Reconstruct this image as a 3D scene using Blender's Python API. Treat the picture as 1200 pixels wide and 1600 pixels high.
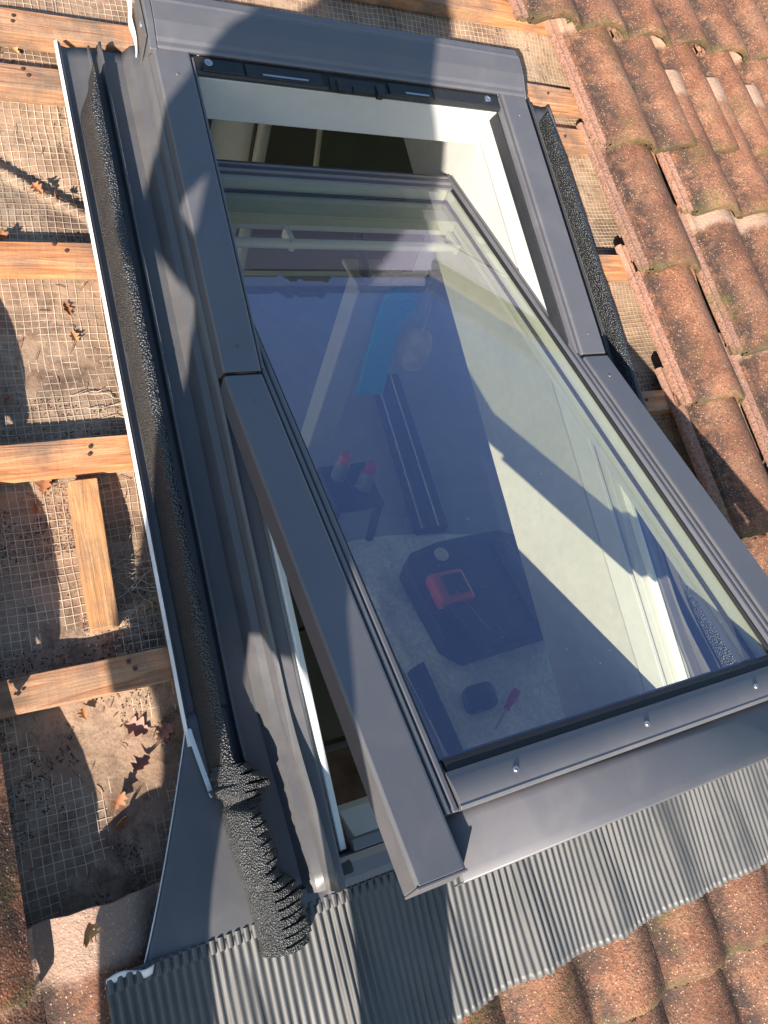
import bpy, bmesh, math, random
from mathutils import Vector, Matrix, noise

# ------------------------------------------------------------------ clearing
for o in list(bpy.data.objects):
    bpy.data.objects.remove(o)
scene = bpy.context.scene
COL = scene.collection
random.seed(7)
PITCH = math.radians(22.0)
ROOF_Z = 5.2
# roof coordinates: u across the roof, v up the slope, w out of the roof (w = 0 on top of the battens)
T = Matrix.Translation((0, 0, ROOF_Z)) @ Matrix.Rotation(PITCH, 4, 'X')

# ------------------------------------------------------------------ camera
cam_d = bpy.data.cameras.new('camera')
cam = bpy.data.objects.new('camera', cam_d)
COL.objects.link(cam)
cam_d.sensor_fit = 'VERTICAL'
cam_d.sensor_height = 24.0
cam_d.lens = 24.0 * 1233.2 / 1600.0
cam_d.clip_start = 0.02
cam_d.clip_end = 3000.0
CX = Vector((0.8815, -0.2372, 0.4084))
FW = Vector((0.4528, 0.1863, -0.8719))
CX = (CX - FW * (CX.dot(FW) / FW.length_squared)).normalized()
FW.normalize()
CY = CX.cross(FW).normalized()          # image up
Mc = Matrix(((CX.x, CY.x, -FW.x, -0.2269), (CX.y, CY.y, -FW.y, -0.1056), (CX.z, CY.z, -FW.z, 1.2193), (0, 0, 0, 1)))
cam.matrix_world = T @ Mc
scene.camera = cam

# ------------------------------------------------------------------ light
LIGHT = (T.to_3x3() @ Vector((1.0, 1.0, -0.87))).normalized()   # direction the sunlight travels
sun_d = bpy.data.lights.new('sun', 'SUN')
sun = bpy.data.objects.new('sun', sun_d)
COL.objects.link(sun)
sun_d.energy = 5.0
sun_d.angle = math.radians(0.53)
sun_d.color = (1.0, 0.93, 0.82)
sun.rotation_euler = LIGHT.to_track_quat('-Z', 'Y').to_euler()
sun.location = (0, 0, 12)
to_sun = -LIGHT
world = bpy.data.worlds.new('World')
scene.world = world
world.use_nodes = True
wn = world.node_tree
bg = wn.nodes['Background']
sky = wn.nodes.new('ShaderNodeTexSky')
sky.sky_type = 'NISHITA'
sky.sun_disc = False
sky.sun_elevation = math.asin(to_sun.z)
sky.sun_rotation = math.atan2(to_sun.x, to_sun.y)
sky.air_density = 1.2
sky.dust_density = 0.3
sky.ozone_density = 3.0
wn.links.new(sky.outputs['Color'], bg.inputs['Color'])
bg.inputs['Strength'].default_value = 0.115
scene.view_settings.view_transform = 'Standard'
scene.view_settings.look = 'None'
scene.view_settings.gamma = 1.0
scene.view_settings.use_curve_mapping = False
scene.view_settings.exposure = 1.14
scene.render.engine = 'CYCLES'
scene.cycles.max_bounces = 14
scene.cycles.transparent_max_bounces = 16
scene.cycles.diffuse_bounces = 9
scene.render.resolution_x = 768
scene.render.resolution_y = 1024

# ------------------------------------------------------------------ node helpers
def new_mat(name):
    m = bpy.data.materials.new(name)
    m.use_nodes = True
    nt = m.node_tree
    return m, nt, nt.nodes['Principled BSDF']
def node(nt, typ, **kw):
    n = nt.nodes.new(typ)
    for k, v in kw.items():
        setattr(n, k, v)
    return n
def lk(nt, a, b):
    nt.links.new(a, b)
def coords(nt, rnd=False, scale=(1, 1, 1)):
    tc = node(nt, 'ShaderNodeTexCoord')
    mp = node(nt, 'ShaderNodeMapping')
    mp.inputs['Scale'].default_value = scale
    lk(nt, tc.outputs['Object'], mp.inputs['Vector'])
    if rnd:
        oi = node(nt, 'ShaderNodeObjectInfo')
        ml = node(nt, 'ShaderNodeMath', operation='MULTIPLY')
        ml.inputs[1].default_value = 37.0
        lk(nt, oi.outputs['Random'], ml.inputs[0])
        cb = node(nt, 'ShaderNodeCombineXYZ')
        lk(nt, ml.outputs[0], cb.inputs[0]); lk(nt, ml.outputs[0], cb.inputs[1])
        lk(nt, cb.outputs[0], mp.inputs['Location'])
    return mp.outputs['Vector']
def ntex(nt, vec, scale, detail=6, rough=0.6, dist=0.0):
    n = node(nt, 'ShaderNodeTexNoise')
    n.inputs['Scale'].default_value = scale
    n.inputs['Detail'].default_value = detail
    n.inputs['Roughness'].default_value = rough
    n.inputs['Distortion'].default_value = dist
    lk(nt, vec, n.inputs['Vector'])
    return n.outputs['Fac']
def ramp(nt, fac, stops, interp='LINEAR'):
    r = node(nt, 'ShaderNodeValToRGB')
    r.color_ramp.interpolation = interp
    e = r.color_ramp.elements
    while len(e) > 1:
        e.remove(e[-1])
    e[0].position = stops[0][0]
    c = stops[0][1]
    e[0].color = (*c, 1) if not isinstance(c, (int, float)) else (c, c, c, 1)
    for p, c in stops[1:]:
        x = e.new(p)
        x.color = (*c, 1) if not isinstance(c, (int, float)) else (c, c, c, 1)
    lk(nt, fac, r.inputs['Fac'])
    return r.outputs['Color']
def mixc(nt, fac, a, b, mode='MIX'):
    m = node(nt, 'ShaderNodeMix', data_type='RGBA', blend_type=mode)
    for sock, val in ((m.inputs[0], fac), (m.inputs[6], a), (m.inputs[7], b)):
        if isinstance(val, (int, float)):
            sock.default_value = val
        elif isinstance(val, tuple):
            sock.default_value = (*val, 1)
        else:
            lk(nt, val, sock)
    return m.outputs[2]
def math_n(nt, op, a, b=None):
    m = node(nt, 'ShaderNodeMath', operation=op)
    for i, v in enumerate((a, b)):
        if v is None: continue
        if isinstance(v, (int, float)): m.inputs[i].default_value = v
        else: lk(nt, v, m.inputs[i])
    return m.outputs[0]
def bump(nt, bsdf, height, strength=0.5, dist=0.002, prev=None):
    b = node(nt, 'ShaderNodeBump')
    b.inputs['Strength'].default_value = strength
    b.inputs['Distance'].default_value = dist
    lk(nt, height, b.inputs['Height'])
    if prev is not None: lk(nt, prev, b.inputs['Normal'])
    lk(nt, b.outputs['Normal'], bsdf.inputs['Normal'])
    return b.outputs['Normal']
def plain(name, col, rough=0.6, metal=0.0, var=0.12, nscale=40, bstr=0.1, bdist=0.0006, spec=0.5, rnd=False):
    m, nt, b = new_mat(name)
    v = coords(nt, rnd)
    n1 = ntex(nt, v, nscale)
    n2 = ntex(nt, v, nscale * 0.15, 3)
    f = math_n(nt, 'MULTIPLY', n1, n2)
    lo = tuple(c * (1 - var * 1.6) for c in col); hi = tuple(min(1, c * (1 + var)) for c in col)
    lk(nt, ramp(nt, f, [(0.1, lo), (0.4, hi)]), b.inputs['Base Color'])
    b.inputs['Roughness'].default_value = rough
    b.inputs['Metallic'].default_value = metal
    b.inputs['Specular IOR Level'].default_value = spec
    bump(nt, b, n1, bstr, bdist)
    return m
# ------------------------------------------------------------------ materials
def mat_metal(name, col, rough=0.36, spec=0.7, metal=0.55):
    m, nt, b = new_mat(name)
    v = coords(nt)
    big = ntex(nt, v, 5.0, 5, 0.6)
    dust = ntex(nt, v, 210.0, 2, 0.5)
    spots = ramp(nt, dust, [(0.72, 0.0), (0.77, 1.0)])
    smear = ramp(nt, ntex(nt, v, 14.0, 8, 0.7, 0.6), [(0.45, 0.0), (0.75, 1.0)])
    c = mixc(nt, big, tuple(x * 0.88 for x in col), tuple(x * 1.1 for x in col))
    c = mixc(nt, math_n(nt, 'MULTIPLY', smear, 0.16), c, (0.30, 0.27, 0.23))
    c = mixc(nt, math_n(nt, 'MULTIPLY', spots, 0.25), c, (0.38, 0.36, 0.33))
    lk(nt, c, b.inputs['Base Color'])
    lk(nt, ramp(nt, smear, [(0.0, rough), (1.0, rough + 0.14)]), b.inputs['Roughness'])
    b.inputs['Specular IOR Level'].default_value = spec
    b.inputs['Metallic'].default_value = metal
    bump(nt, b, ntex(nt, v, 900.0, 2), 0.05, 0.0003)
    return m
METAL = mat_metal('anthracite_paint', (0.168, 0.160, 0.172), 0.54, 0.55, 0.48)
METAL2 = mat_metal('anthracite_flashing', (0.135, 0.128, 0.131), 0.48, 0.6, 0.42)
LEAD = mat_metal('pleated_aluminium', (0.122, 0.117, 0.114), 0.52, 0.42, 0.32)
RUBBER = plain('black_gasket', (0.012, 0.012, 0.014), 0.55)
PLASTIC = plain('black_plastic', (0.02, 0.02, 0.022), 0.5, nscale=120, bstr=0.3)
WHITE = plain('white_lacquer', (0.53, 0.52, 0.495), 0.4, var=0.04)
PLASTER = plain('white_plaster', (0.45, 0.433, 0.392), 0.85, var=0.06, nscale=55, bstr=0.35, bdist=0.002)
STEEL = plain('zinc_screw', (0.55, 0.55, 0.56), 0.3, 0.9)
RAWEDGE = plain('bare_aluminium_edge', (0.80, 0.79, 0.77), 0.45, 0.2)
WHITEPL = plain('white_plastic', (0.80, 0.79, 0.76), 0.45, var=0.04)

def mat_wood(name, base, dark, light):
    m, nt, b = new_mat(name)
    v = coords(nt, True, (1.6, 22, 22))
    grain = ntex(nt, v, 3.2, 9, 0.62, 1.1)
    v2 = coords(nt, True)
    blot = ntex(nt, v2, 9.0, 6, 0.65)
    v3 = coords(nt, True, (0.35, 1, 1))
    vor = node(nt, 'ShaderNodeTexVoronoi'); vor.inputs['Scale'].default_value = 11.0
    lk(nt, v3, vor.inputs['Vector'])
    knot = ramp(nt, vor.outputs['Distance'], [(0.05, 1.0), (0.13, 0.0)])
    c = ramp(nt, grain, [(0.28, dark), (0.45, base), (0.62, light), (0.8, base)])
    c = mixc(nt, math_n(nt, 'MULTIPLY', knot, 0.8), c, (0.13, 0.055, 0.025))
    grime = ramp(nt, blot, [(0.42, 0.0), (0.62, 0.75)])
    c = mixc(nt, grime, c, (0.17, 0.12, 0.09))
    fine = ramp(nt, ntex(nt, v2, 240.0, 3), [(0.62, 0.0), (0.75, 0.5)])
    c = mixc(nt, fine, c, (0.10, 0.065, 0.045))
    lk(nt, c, b.inputs['Base Color'])
    saw = ntex(nt, coords(nt, True, (40, 3, 3)), 6.0, 5, 0.7)
    c = mixc(nt, ramp(nt, saw, [(0.5, 0.0), (0.75, 0.35)]), c, (0.16, 0.08, 0.04))
    lk(nt, c, b.inputs['Base Color'])
    b.inputs['Roughness'].default_value = 0.8
    n = bump(nt, b, grain, 0.8, 0.004)
    bump(nt, b, blot, 0.3, 0.003, n)
    return m
WOOD = mat_wood('larch_batten', (0.52, 0.205, 0.082), (0.23, 0.08, 0.033), (0.62, 0.32, 0.155))
WOOD_OLD = mat_wood('weathered_batten', (0.46, 0.205, 0.098), (0.18, 0.085, 0.045), (0.55, 0.31, 0.175))

def mat_tile():
    m, nt, b = new_mat('concrete_tile')
    v = coords(nt, True)
    tc = node(nt, 'ShaderNodeTexCoord')
    sp = node(nt, 'ShaderNodeSeparateXYZ'); lk(nt, tc.outputs['Object'], sp.inputs[0])
    big = ntex(nt, v, 7.0, 8, 0.65)
    c = ramp(nt, big, [(0.25, (0.16, 0.066, 0.038)), (0.46, (0.36, 0.150, 0.080)), (0.72, (0.50, 0.265, 0.158))])
    # weathered grime in patches and in the pans (dirt collects where water runs)
    hz = math_n(nt, 'DIVIDE', sp.outputs['Z'], 0.03)
    hz = math_n(nt, 'ADD', hz, math_n(nt, 'MULTIPLY', math_n(nt, 'SUBTRACT', big, 0.5), 1.2))
    pan = ramp(nt, hz, [(0.25, 1.0), (0.95, 0.0)])
    gr = ramp(nt, ntex(nt, v, 17.0, 13, 0.85), [(0.36, 0.10), (0.54, 1.0)])
    dirt = math_n(nt, 'MULTIPLY', gr, math_n(nt, 'ADD', math_n(nt, 'MULTIPLY', pan, 0.62), 0.34))
    c = mixc(nt, dirt, c, (0.058, 0.040, 0.033))
    # protected head end: bare pale concrete
    head = ramp(nt, math_n(nt, 'ADD', sp.outputs['Y'], math_n(nt, 'MULTIPLY', math_n(nt, 'SUBTRACT', big, 0.5), 0.08)), [(0.335, 0.0), (0.355, 0.85)])
    c = mixc(nt, head, c, mixc(nt, big, (0.42, 0.24, 0.17), (0.62, 0.45, 0.34)))
    # interlocking lip: cleaner pink
    lip = ramp(nt, math_n(nt, 'ADD', sp.outputs['X'], 0.1), [(0.090, 1.0), (0.096, 0.0)])
    lc = mixc(nt, ntex(nt, v, 30, 8, 0.8), (0.20, 0.085, 0.055), (0.58, 0.33, 0.24))
    c = mixc(nt, math_n(nt, 'MULTIPLY', lip, 0.85), c, lc)
    oi2 = node(nt, 'ShaderNodeObjectInfo')
    c = mixc(nt, 1.0, c, ramp(nt, oi2.outputs['Random'], [(0.0, (0.72, 0.70, 0.70)), (0.5, (1.0, 0.98, 0.96)), (1.0, (1.12, 1.0, 0.92))]), 'MULTIPLY')
    # sand grains
    vor = node(nt, 'ShaderNodeTexVoronoi'); vor.inputs['Scale'].default_value = 330.0
    lk(nt, v, vor.inputs['Vector'])
    cd = node(nt, 'ShaderNodeSeparateColor'); lk(nt, vor.outputs['Color'], cd.inputs[0])
    gmask = ramp(nt, cd.outputs[0], [(0.86, 0.0), (0.90, 1.0)])
    gd = ramp(nt, vor.outputs['Distance'], [(0.25, 1.0), (0.5, 0.0)])
    c = mixc(nt, math_n(nt, 'MULTIPLY', math_n(nt, 'MULTIPLY', gmask, gd), 0.75), c, (0.62, 0.44, 0.30))
    gm2 = ramp(nt, cd.outputs[1], [(0.74, 0.0), (0.8, 1.0)])
    c = mixc(nt, math_n(nt, 'MULTIPLY', math_n(nt, 'MULTIPLY', gm2, math_n(nt, 'SUBTRACT', 1.0, head)), 0.5), c, (0.06, 0.035, 0.028))
    # moss and lichen near the lower edge
    mo = ramp(nt, math_n(nt, 'ADD', sp.outputs['Y'], math_n(nt, 'MULTIPLY', ntex(nt, v, 26, 6, 0.7), 0.12)), [(0.055, 1.0), (0.085, 0.0)])
    c = mixc(nt, math_n(nt, 'MULTIPLY', mo, 0.7), c, mixc(nt, big, (0.035, 0.032, 0.012), (0.17, 0.13, 0.05)))
    gpatch = ramp(nt, ntex(nt, v, 6.0, 5, 0.6), [(0.56, 0.0), (0.70, 0.65)])
    c = mixc(nt, math_n(nt, 'MULTIPLY', gpatch, ramp(nt, ntex(nt, v, 70, 5), [(0.4, 0.0), (0.6, 1.0)])), c, (0.11, 0.105, 0.03))
    lk(nt, c, b.inputs['Base Color'])
    b.inputs['Roughness'].default_value = 0.78
    b.inputs['Specular IOR Level'].default_value = 0.35
    n = bump(nt, b, vor.outputs['Distance'], 0.55, 0.0012)
    n = bump(nt, b, ntex(nt, v, 150, 4, 0.7), 0.8, 0.0030, n)
    bump(nt, b, ntex(nt, v, 22, 5, 0.7), 0.35, 0.004, n)
    return m
TILE = mat_tile()

def mat_underlay():
    m, nt, b = new_mat('dirty_underlay_film')
    v = coords(nt)
    n1 = ntex(nt, v, 5.0, 9, 0.7)
    n2 = ntex(nt, v, 38.0, 8, 0.75)
    c = ramp(nt, n1, [(0.28, (0.24, 0.138, 0.084)), (0.5, (0.37, 0.235, 0.150)), (0.72, (0.46, 0.325, 0.225))])
    d = ramp(nt, n2, [(0.48, 0.0), (0.66, 0.9)])
    c = mixc(nt, d, c, (0.16, 0.095, 0.06))
    g = ramp(nt, ntex(nt, v, 190, 4, 0.6), [(0.55, 0.0), (0.72, 0.8)])
    c = mixc(nt, g, c, (0.20, 0.13, 0.09))
    p = ramp(nt, ntex(nt, v, 9.0, 9, 0.75, 0.5), [(0.50, 0.0), (0.64, 0.9)])
    c = mixc(nt, p, c, (0.125, 0.068, 0.042))
    lk(nt, c, b.inputs['Base Color'])
    b.inputs['Roughness'].default_value = 0.7
    nn = bump(nt, b, n2, 0.6, 0.004)
    bump(nt, b, ntex(nt, v, 160, 4), 0.5, 0.0015, nn)
    return m
NAIL = plain('rusty_nail', (0.10, 0.06, 0.045), 0.6, 0.6, var=0.3)
UNDER = mat_underlay()
THREAD = plain('scrim_thread', (0.62, 0.51, 0.38), 0.7, var=0.3, nscale=25)
DIRT = plain('dirt_crumb', (0.13, 0.068, 0.040), 0.95, var=0.5, nscale=30, rnd=False)
MOSS = plain('moss', (0.085, 0.072, 0.022), 0.95, var=0.5, nscale=90, bstr=0.8, bdist=0.002)

def mat_foam(name, col, scale, strength):
    m, nt, b = new_mat(name)
    v = coords(nt)
    vor = node(nt, 'ShaderNodeTexVoronoi'); vor.inputs['Scale'].default_value = scale
    lk(nt, v, vor.inputs['Vector'])
    c = mixc(nt, ntex(nt, v, 22, 6, 0.7), tuple(x * 0.6 for x in col), tuple(x * 1.5 for x in col))
    lk(nt, c, b.inputs['Base Color'])
    b.inputs['Roughness'].default_value = 0.36
    b.inputs['Specular IOR Level'].default_value = 0.85
    n = bump(nt, b, vor.outputs['Distance'], strength, 0.003)
    bump(nt, b, ntex(nt, v, scale * 2.2, 3), strength * 0.7, 0.001, n)
    return m
FOAM = mat_foam('black_foam', (0.034, 0.034, 0.035), 430, 1.0)
FOAM_STRIP = mat_foam('crumbly_foam', (0.017, 0.017, 0.018), 310, 1.0)
FOAM_DUSTY = mat_foam('dusty_foam', (0.026, 0.019, 0.015), 520, 0.8)

def mat_glass():
    m = bpy.data.materials.new('insulating_glass')
    m.use_nodes = True
    nt = m.node_tree
    nt.nodes.clear()
    out = node(nt, 'ShaderNodeOutputMaterial')
    tr = node(nt, 'ShaderNodeBsdfTransparent'); tr.inputs['Color'].default_value = (0.97, 0.99, 0.89, 1)
    gl = node(nt, 'ShaderNodeBsdfGlossy'); gl.inputs['Roughness'].default_value = 0.0
    gl.inputs['Color'].default_value = (0.70, 0.66, 1.0, 1)
    lw = node(nt, 'ShaderNodeLayerWeight'); lw.inputs['Blend'].default_value = 0.5
    fr = math_n(nt, 'ADD', math_n(nt, 'MULTIPLY', math_n(nt, 'POWER', lw.outputs['Facing'], 4.0), 0.75), 0.150)
    mx = node(nt, 'ShaderNodeMixShader')
    lk(nt, fr, mx.inputs[0]); lk(nt, tr.outputs[0], mx.inputs[1]); lk(nt, gl.outputs[0], mx.inputs[2])
    v = coords(nt)
    sp = ramp(nt, ntex(nt, v, 260, 2, 0.5), [(0.745, 0.0), (0.78, 0.6)])
    film = ramp(nt, ntex(nt, v, 7, 8, 0.7, 1.0), [(0.5, 0.0), (0.8, 0.010)])
    df = node(nt, 'ShaderNodeBsdfDiffuse'); df.inputs['Color'].default_value = (0.6, 0.6, 0.58, 1)
    m2 = node(nt, 'ShaderNodeMixShader')
    lk(nt, math_n(nt, 'ADD', sp, film), m2.inputs[0]); lk(nt, mx.outputs[0], m2.inputs[1]); lk(nt, df.outputs[0], m2.inputs[2])
    lk(nt, m2.outputs[0], out.inputs['Surface'])
    return m
GLASS = mat_glass()

# ------------------------------------------------------------------ mesh helpers
class MB:
    def __init__(self):
        self.v = []; self.f = []
    def add(self, vs, fs):
        o = len(self.v)
        self.v += [tuple(x) for x in vs]
        self.f += [tuple(i + o for i in f) for f in fs]
        return self
    def box(self, a, b, fn=None):
        (x0, y0, z0), (x1, y1, z1) = a, b
        vs = [(x0, y0, z0), (x1, y0, z0), (x1, y1, z0), (x0, y1, z0), (x0, y0, z1), (x1, y0, z1), (x1, y1, z1), (x0, y1, z1)]
        if fn: vs = [fn(*p) for p in vs]
        return self.add(vs, [(0, 3, 2, 1), (4, 5, 6, 7), (0, 1, 5, 4), (1, 2, 6, 5), (2, 3, 7, 6), (3, 0, 4, 7)])
    def grid(self, fn, nx, ny):
        vs = [fn(i / nx, j / ny) for j in range(ny + 1) for i in range(nx + 1)]
        w = nx + 1
        return self.add(vs, [(j * w + i, j * w + i + 1, (j + 1) * w + i + 1, (j + 1) * w + i) for j in range(ny) for i in range(nx)])
    def prism(self, prof, fn, t0, t1, n=1, closed=True):
        """extrude a 2D profile along t; fn(a, b, t) -> point"""
        k = len(prof)
        vs = [fn(a, b, t0 + (t1 - t0) * j / n) for j in range(n + 1) for a, b in prof]
        fs = []
        kk = k if closed else k - 1
        for j in range(n):
            for i in range(kk):
                fs.append((j * k + i, j * k + (i + 1) % k, (j + 1) * k + (i + 1) % k, (j + 1) * k + i))
        if closed:
            fs.append(tuple(range(k))[::-1]); fs.append(tuple(n * k + i for i in range(k)))
        return self.add(vs, fs)
    def tube(self, pts, rad, seg=8):
        pts = [Vector(p) for p in pts]
        rr = rad if isinstance(rad, (list, tuple)) else [rad] * len(pts)
        vs = []
        for i, p in enumerate(pts):
            d = (pts[min(i + 1, len(pts) - 1)] - pts[max(i - 1, 0)]).normalized()
            a = d.orthogonal().normalized() if i == 0 else (pa - d * pa.dot(d)).normalized()
            pa = a
            b = d.cross(a)
            for s in range(seg):
                t = 2 * math.pi * s / seg
                vs.append(p + (a * math.cos(t) + b * math.sin(t)) * rr[i])
        fs = [(i * seg + s, i * seg + (s + 1) % seg, (i + 1) * seg + (s + 1) % seg, (i + 1) * seg + s) for i in range(len(pts) - 1) for s in range(seg)]
        fs.append(tuple(range(seg))[::-1]); fs.append(tuple((len(pts) - 1) * seg + s for s in range(seg)))
        return self.add(vs, fs)
    def mesh(self, name, base=(0, 0, 0), smooth=None):
        me = bpy.data.meshes.new(name)
        bx, by, bz = base
        me.from_pydata([(x - bx, y - by, z - bz) for x, y, z in self.v], [], self.f)
        bm = bmesh.new(); bm.from_mesh(me)
        bmesh.ops.recalc_face_normals(bm, faces=bm.faces)
        if smooth is not None:
            for f in bm.faces: f.smooth = True
            for e in bm.edges:
                if len(e.link_faces) == 2 and e.calc_face_angle(0) > math.radians(smooth): e.smooth = False
        bm.to_mesh(me); bm.free()
        return me
BASE = {}
def tag(o, label=None, cat=None, group=None, kind=None):
    if label: o['label'] = label
    if cat: o['category'] = cat
    if group: o['group'] = group
    if kind: o['kind'] = kind
    return o
def thing(name, label, cat, base=(0, 0, 0), group=None, kind=None):
    o = bpy.data.objects.new(name, None)
    o.empty_display_size = 0.05
    COL.objects.link(o)
    o.matrix_world = T @ Matrix.Translation(base)
    BASE[o.name] = base
    return tag(o, label, cat, group, kind)
def part(name, mb, mat, parent, smooth=None, bevel=0, solid=0, kind=None, label=None):
    base = BASE[parent.name]
    me = mb.mesh(name, base, smooth)
    me.materials.append(mat)
    o = bpy.data.objects.new(name, me)
    COL.objects.link(o)
    o.parent = parent
    BASE[o.name] = base
    mods(o, bevel, solid)
    return tag(o, label, None, None, kind)
def mods(o, bevel, solid):
    if solid:
        s = o.modifiers.new('solid', 'SOLIDIFY'); s.thickness = solid; s.offset = -1
    if bevel:
        b = o.modifiers.new('bevel', 'BEVEL'); b.width = bevel; b.segments = 2; b.limit_method = 'ANGLE'; b.angle_limit = math.radians(35)
        b.harden_normals = True
def single(name, mb, mat, label=None, cat=None, base=(0, 0, 0), group=None, kind=None, smooth=None, bevel=0, solid=0):
    me = mb.mesh(name, base, smooth)
    me.materials.append(mat)
    o = bpy.data.objects.new(name, me)
    COL.objects.link(o)
    o.matrix_world = T @ Matrix.Translation(base)
    BASE[o.name] = base
    mods(o, bevel, solid)
    return tag(o, label, cat, group, kind)
def nz(x, y, z=0.0, s=1.0):
    return noise.noise(Vector((x * s, y * s, z)))
sst = lambda a, b, x: (lambda t: t * t * (3 - 2 * t))(min(1, max(0, (x - a) / (b - a))))
sp_, cp_ = math.sin(PITCH), math.cos(PITCH)
def G(X, Y, Z):
    """gravity frame (X = u, Y horizontal away from eaves, Z up, origin at roof origin) -> roof coordinates"""
    return (X, Y * cp_ + Z * sp_, -Y * sp_ + Z * cp_)

# ------------------------------------------------------------------ ground, far below the eaves
g = bpy.data.meshes.new('ground')
mbg = MB().grid(lambda a, b: (-1500 + 3000 * a, -1500 + 3000 * b, 0), 12, 12)
g = mbg.mesh('ground'); GRASS = plain('garden_lawn', (0.055, 0.075, 0.025), 0.9, var=0.5, nscale=3)
g.materials.append(GRASS)
go = bpy.data.objects.new('ground', g); COL.objects.link(go); go.location = (0, 0, 0); tag(go, kind='structure')

# ------------------------------------------------------------------ roof underlay and scrim
BV = [-0.34, 0.0, 0.34, 0.68, 1.02, 1.36, 1.70, 2.04]
def under_w(u, v):
    d = min(abs(v - 0.02 - x) for x in (0.0, 0.34, 0.68, 1.02, 1.36, 1.70, -0.34))
    sag = -0.040 - 0.016 * sst(0.02, 0.15, d)
    n = nz(u * 4, v * 4, 3.1) * 0.009 + nz(u * 13, v * 11, 7.7) * 0.0035 + nz(u * 40, v * 36, 1.7) * 0.001
    # a diagonal fold in the bay below the second batten
    if u < 0.2:
        q = (v - 0.80) + (u + 0.05) * 0.75
        n += 0.011 * math.exp(-(q / 0.010) ** 2) - 0.010 * math.exp(-((q - 0.035) / 0.022) ** 2)
        q2 = v - 0.065 + (u + 0.05) * -0.35
        n += 0.012 * math.exp(-(q2 / 0.012) ** 2) * sst(-0.16, -0.08, u)
    return sag + n * sst(0.0, 0.05, d + 0.012)
def underlay(u0, u1, v0, v1, nx, ny):
    return MB().grid(lambda a, b: (u0 + (u1 - u0) * a, v0 + (v1 - v0) * b, under_w(u0 + (u1 - u0) * a, v0 + (v1 - v0) * b)), nx, ny)
roof_under = thing('roof_underlay', None, None, kind='structure')
part('underlay_sheet', underlay(-0.75, 0.135, -0.60, 2.1, 110, 330), UNDER, roof_under, 60)
part('underlay_sheet', underlay(0.955, 1.75, -0.60, 2.1, 90, 270), UNDER, roof_under, 60)
part('underlay_sheet', underlay(0.135, 0.955, 1.06, 2.1, 80, 110), UNDER, roof_under, 60)
part('underlay_sheet', underlay(0.135, 0.955, -0.60, -0.40, 80, 22), UNDER, roof_under, 60)
def scrim(u0, u1, v0, v1, pitch):
    m = MB()
    hw = 0.00050
    off = lambda u, v: under_w(u, v) + 0.0003 + 0.0011 * sst(0.15, 0.45, v) + nz(u, v, 4.4, 9.0) * 0.0030 + nz(u, v, 9.4, 45.0) * 0.0010
    wob = lambda u, v, z: nz(u, v, z, 7.0) * 0.004 + nz(u, v, z + 5, 28.0) * 0.0015
    du = 0.010
    nv = int((v1 - v0) / pitch); nu = int((u1 - u0) / pitch)
    for j in range(nv + 1):
        v = v0 + j * pitch; n = int((u1 - u0) / du); pts = []
        for i in range(n + 1):
            u = u0 + (u1 - u0) * i / n; vv = v + wob(u, v, 1.0)
            pts.append((u, vv))
        vs = []
        for u, vv in pts: vs += [(u, vv - hw, off(u, vv)), (u, vv + hw, off(u, vv))]
        m.add(vs, [(2 * i, 2 * i + 2, 2 * i + 3, 2 * i + 1) for i in range(n)])
    for j in range(nu + 1):
        u = u0 + j * pitch; n = int((v1 - v0) / du); vs = []
        for i in range(n + 1):
            v = v0 + (v1 - v0) * i / n; uu = u + wob(u, v, 12.0)
            vs += [(uu - hw, v, off(uu, v) + 0.0003), (uu + hw, v, off(uu, v) + 0.0003)]
        m.add(vs, [(2 * i, 2 * i + 1, 2 * i + 3, 2 * i + 2) for i in range(n)])
    return m
part('scrim_threads', scrim(-0.36, 0.02, -0.42, 1.45, 0.0125), THREAD, roof_under, kind='stuff')
part('scrim_threads', scrim(1.05, 1.32, -0.10, 1.45, 0.0105), THREAD, roof_under, kind='stuff')
part('scrim_threads', scrim(0.02, 1.05, 1.16, 1.45, 0.0125), THREAD, roof_under, kind='stuff')
# torn loose threads near the flashing edge
lt = MB()
for k in range(26):
    u = random.uniform(-0.05, 0.0); v = random.choice((0.10, 0.13, 0.40, 0.36)) + random.uniform(-0.03, 0.03)
    p = Vector((u - 0.03, v, under_w(u - 0.03, v) + 0.003)); pts = [p]
    a = random.uniform(-0.4, 0.4)
    for s in range(6):
        a += random.uniform(-0.5, 0.5)
        p = p + Vector((math.cos(a), math.sin(a), 0)) * random.uniform(0.006, 0.014)
        pts.append(Vector((p.x, p.y, under_w(p.x, p.y) + 0.003 + random.uniform(0, 0.006))))
    lt.tube(pts, 0.0005, 4)
part('loose_threads', lt, THREAD, roof_under, kind='stuff')

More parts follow.
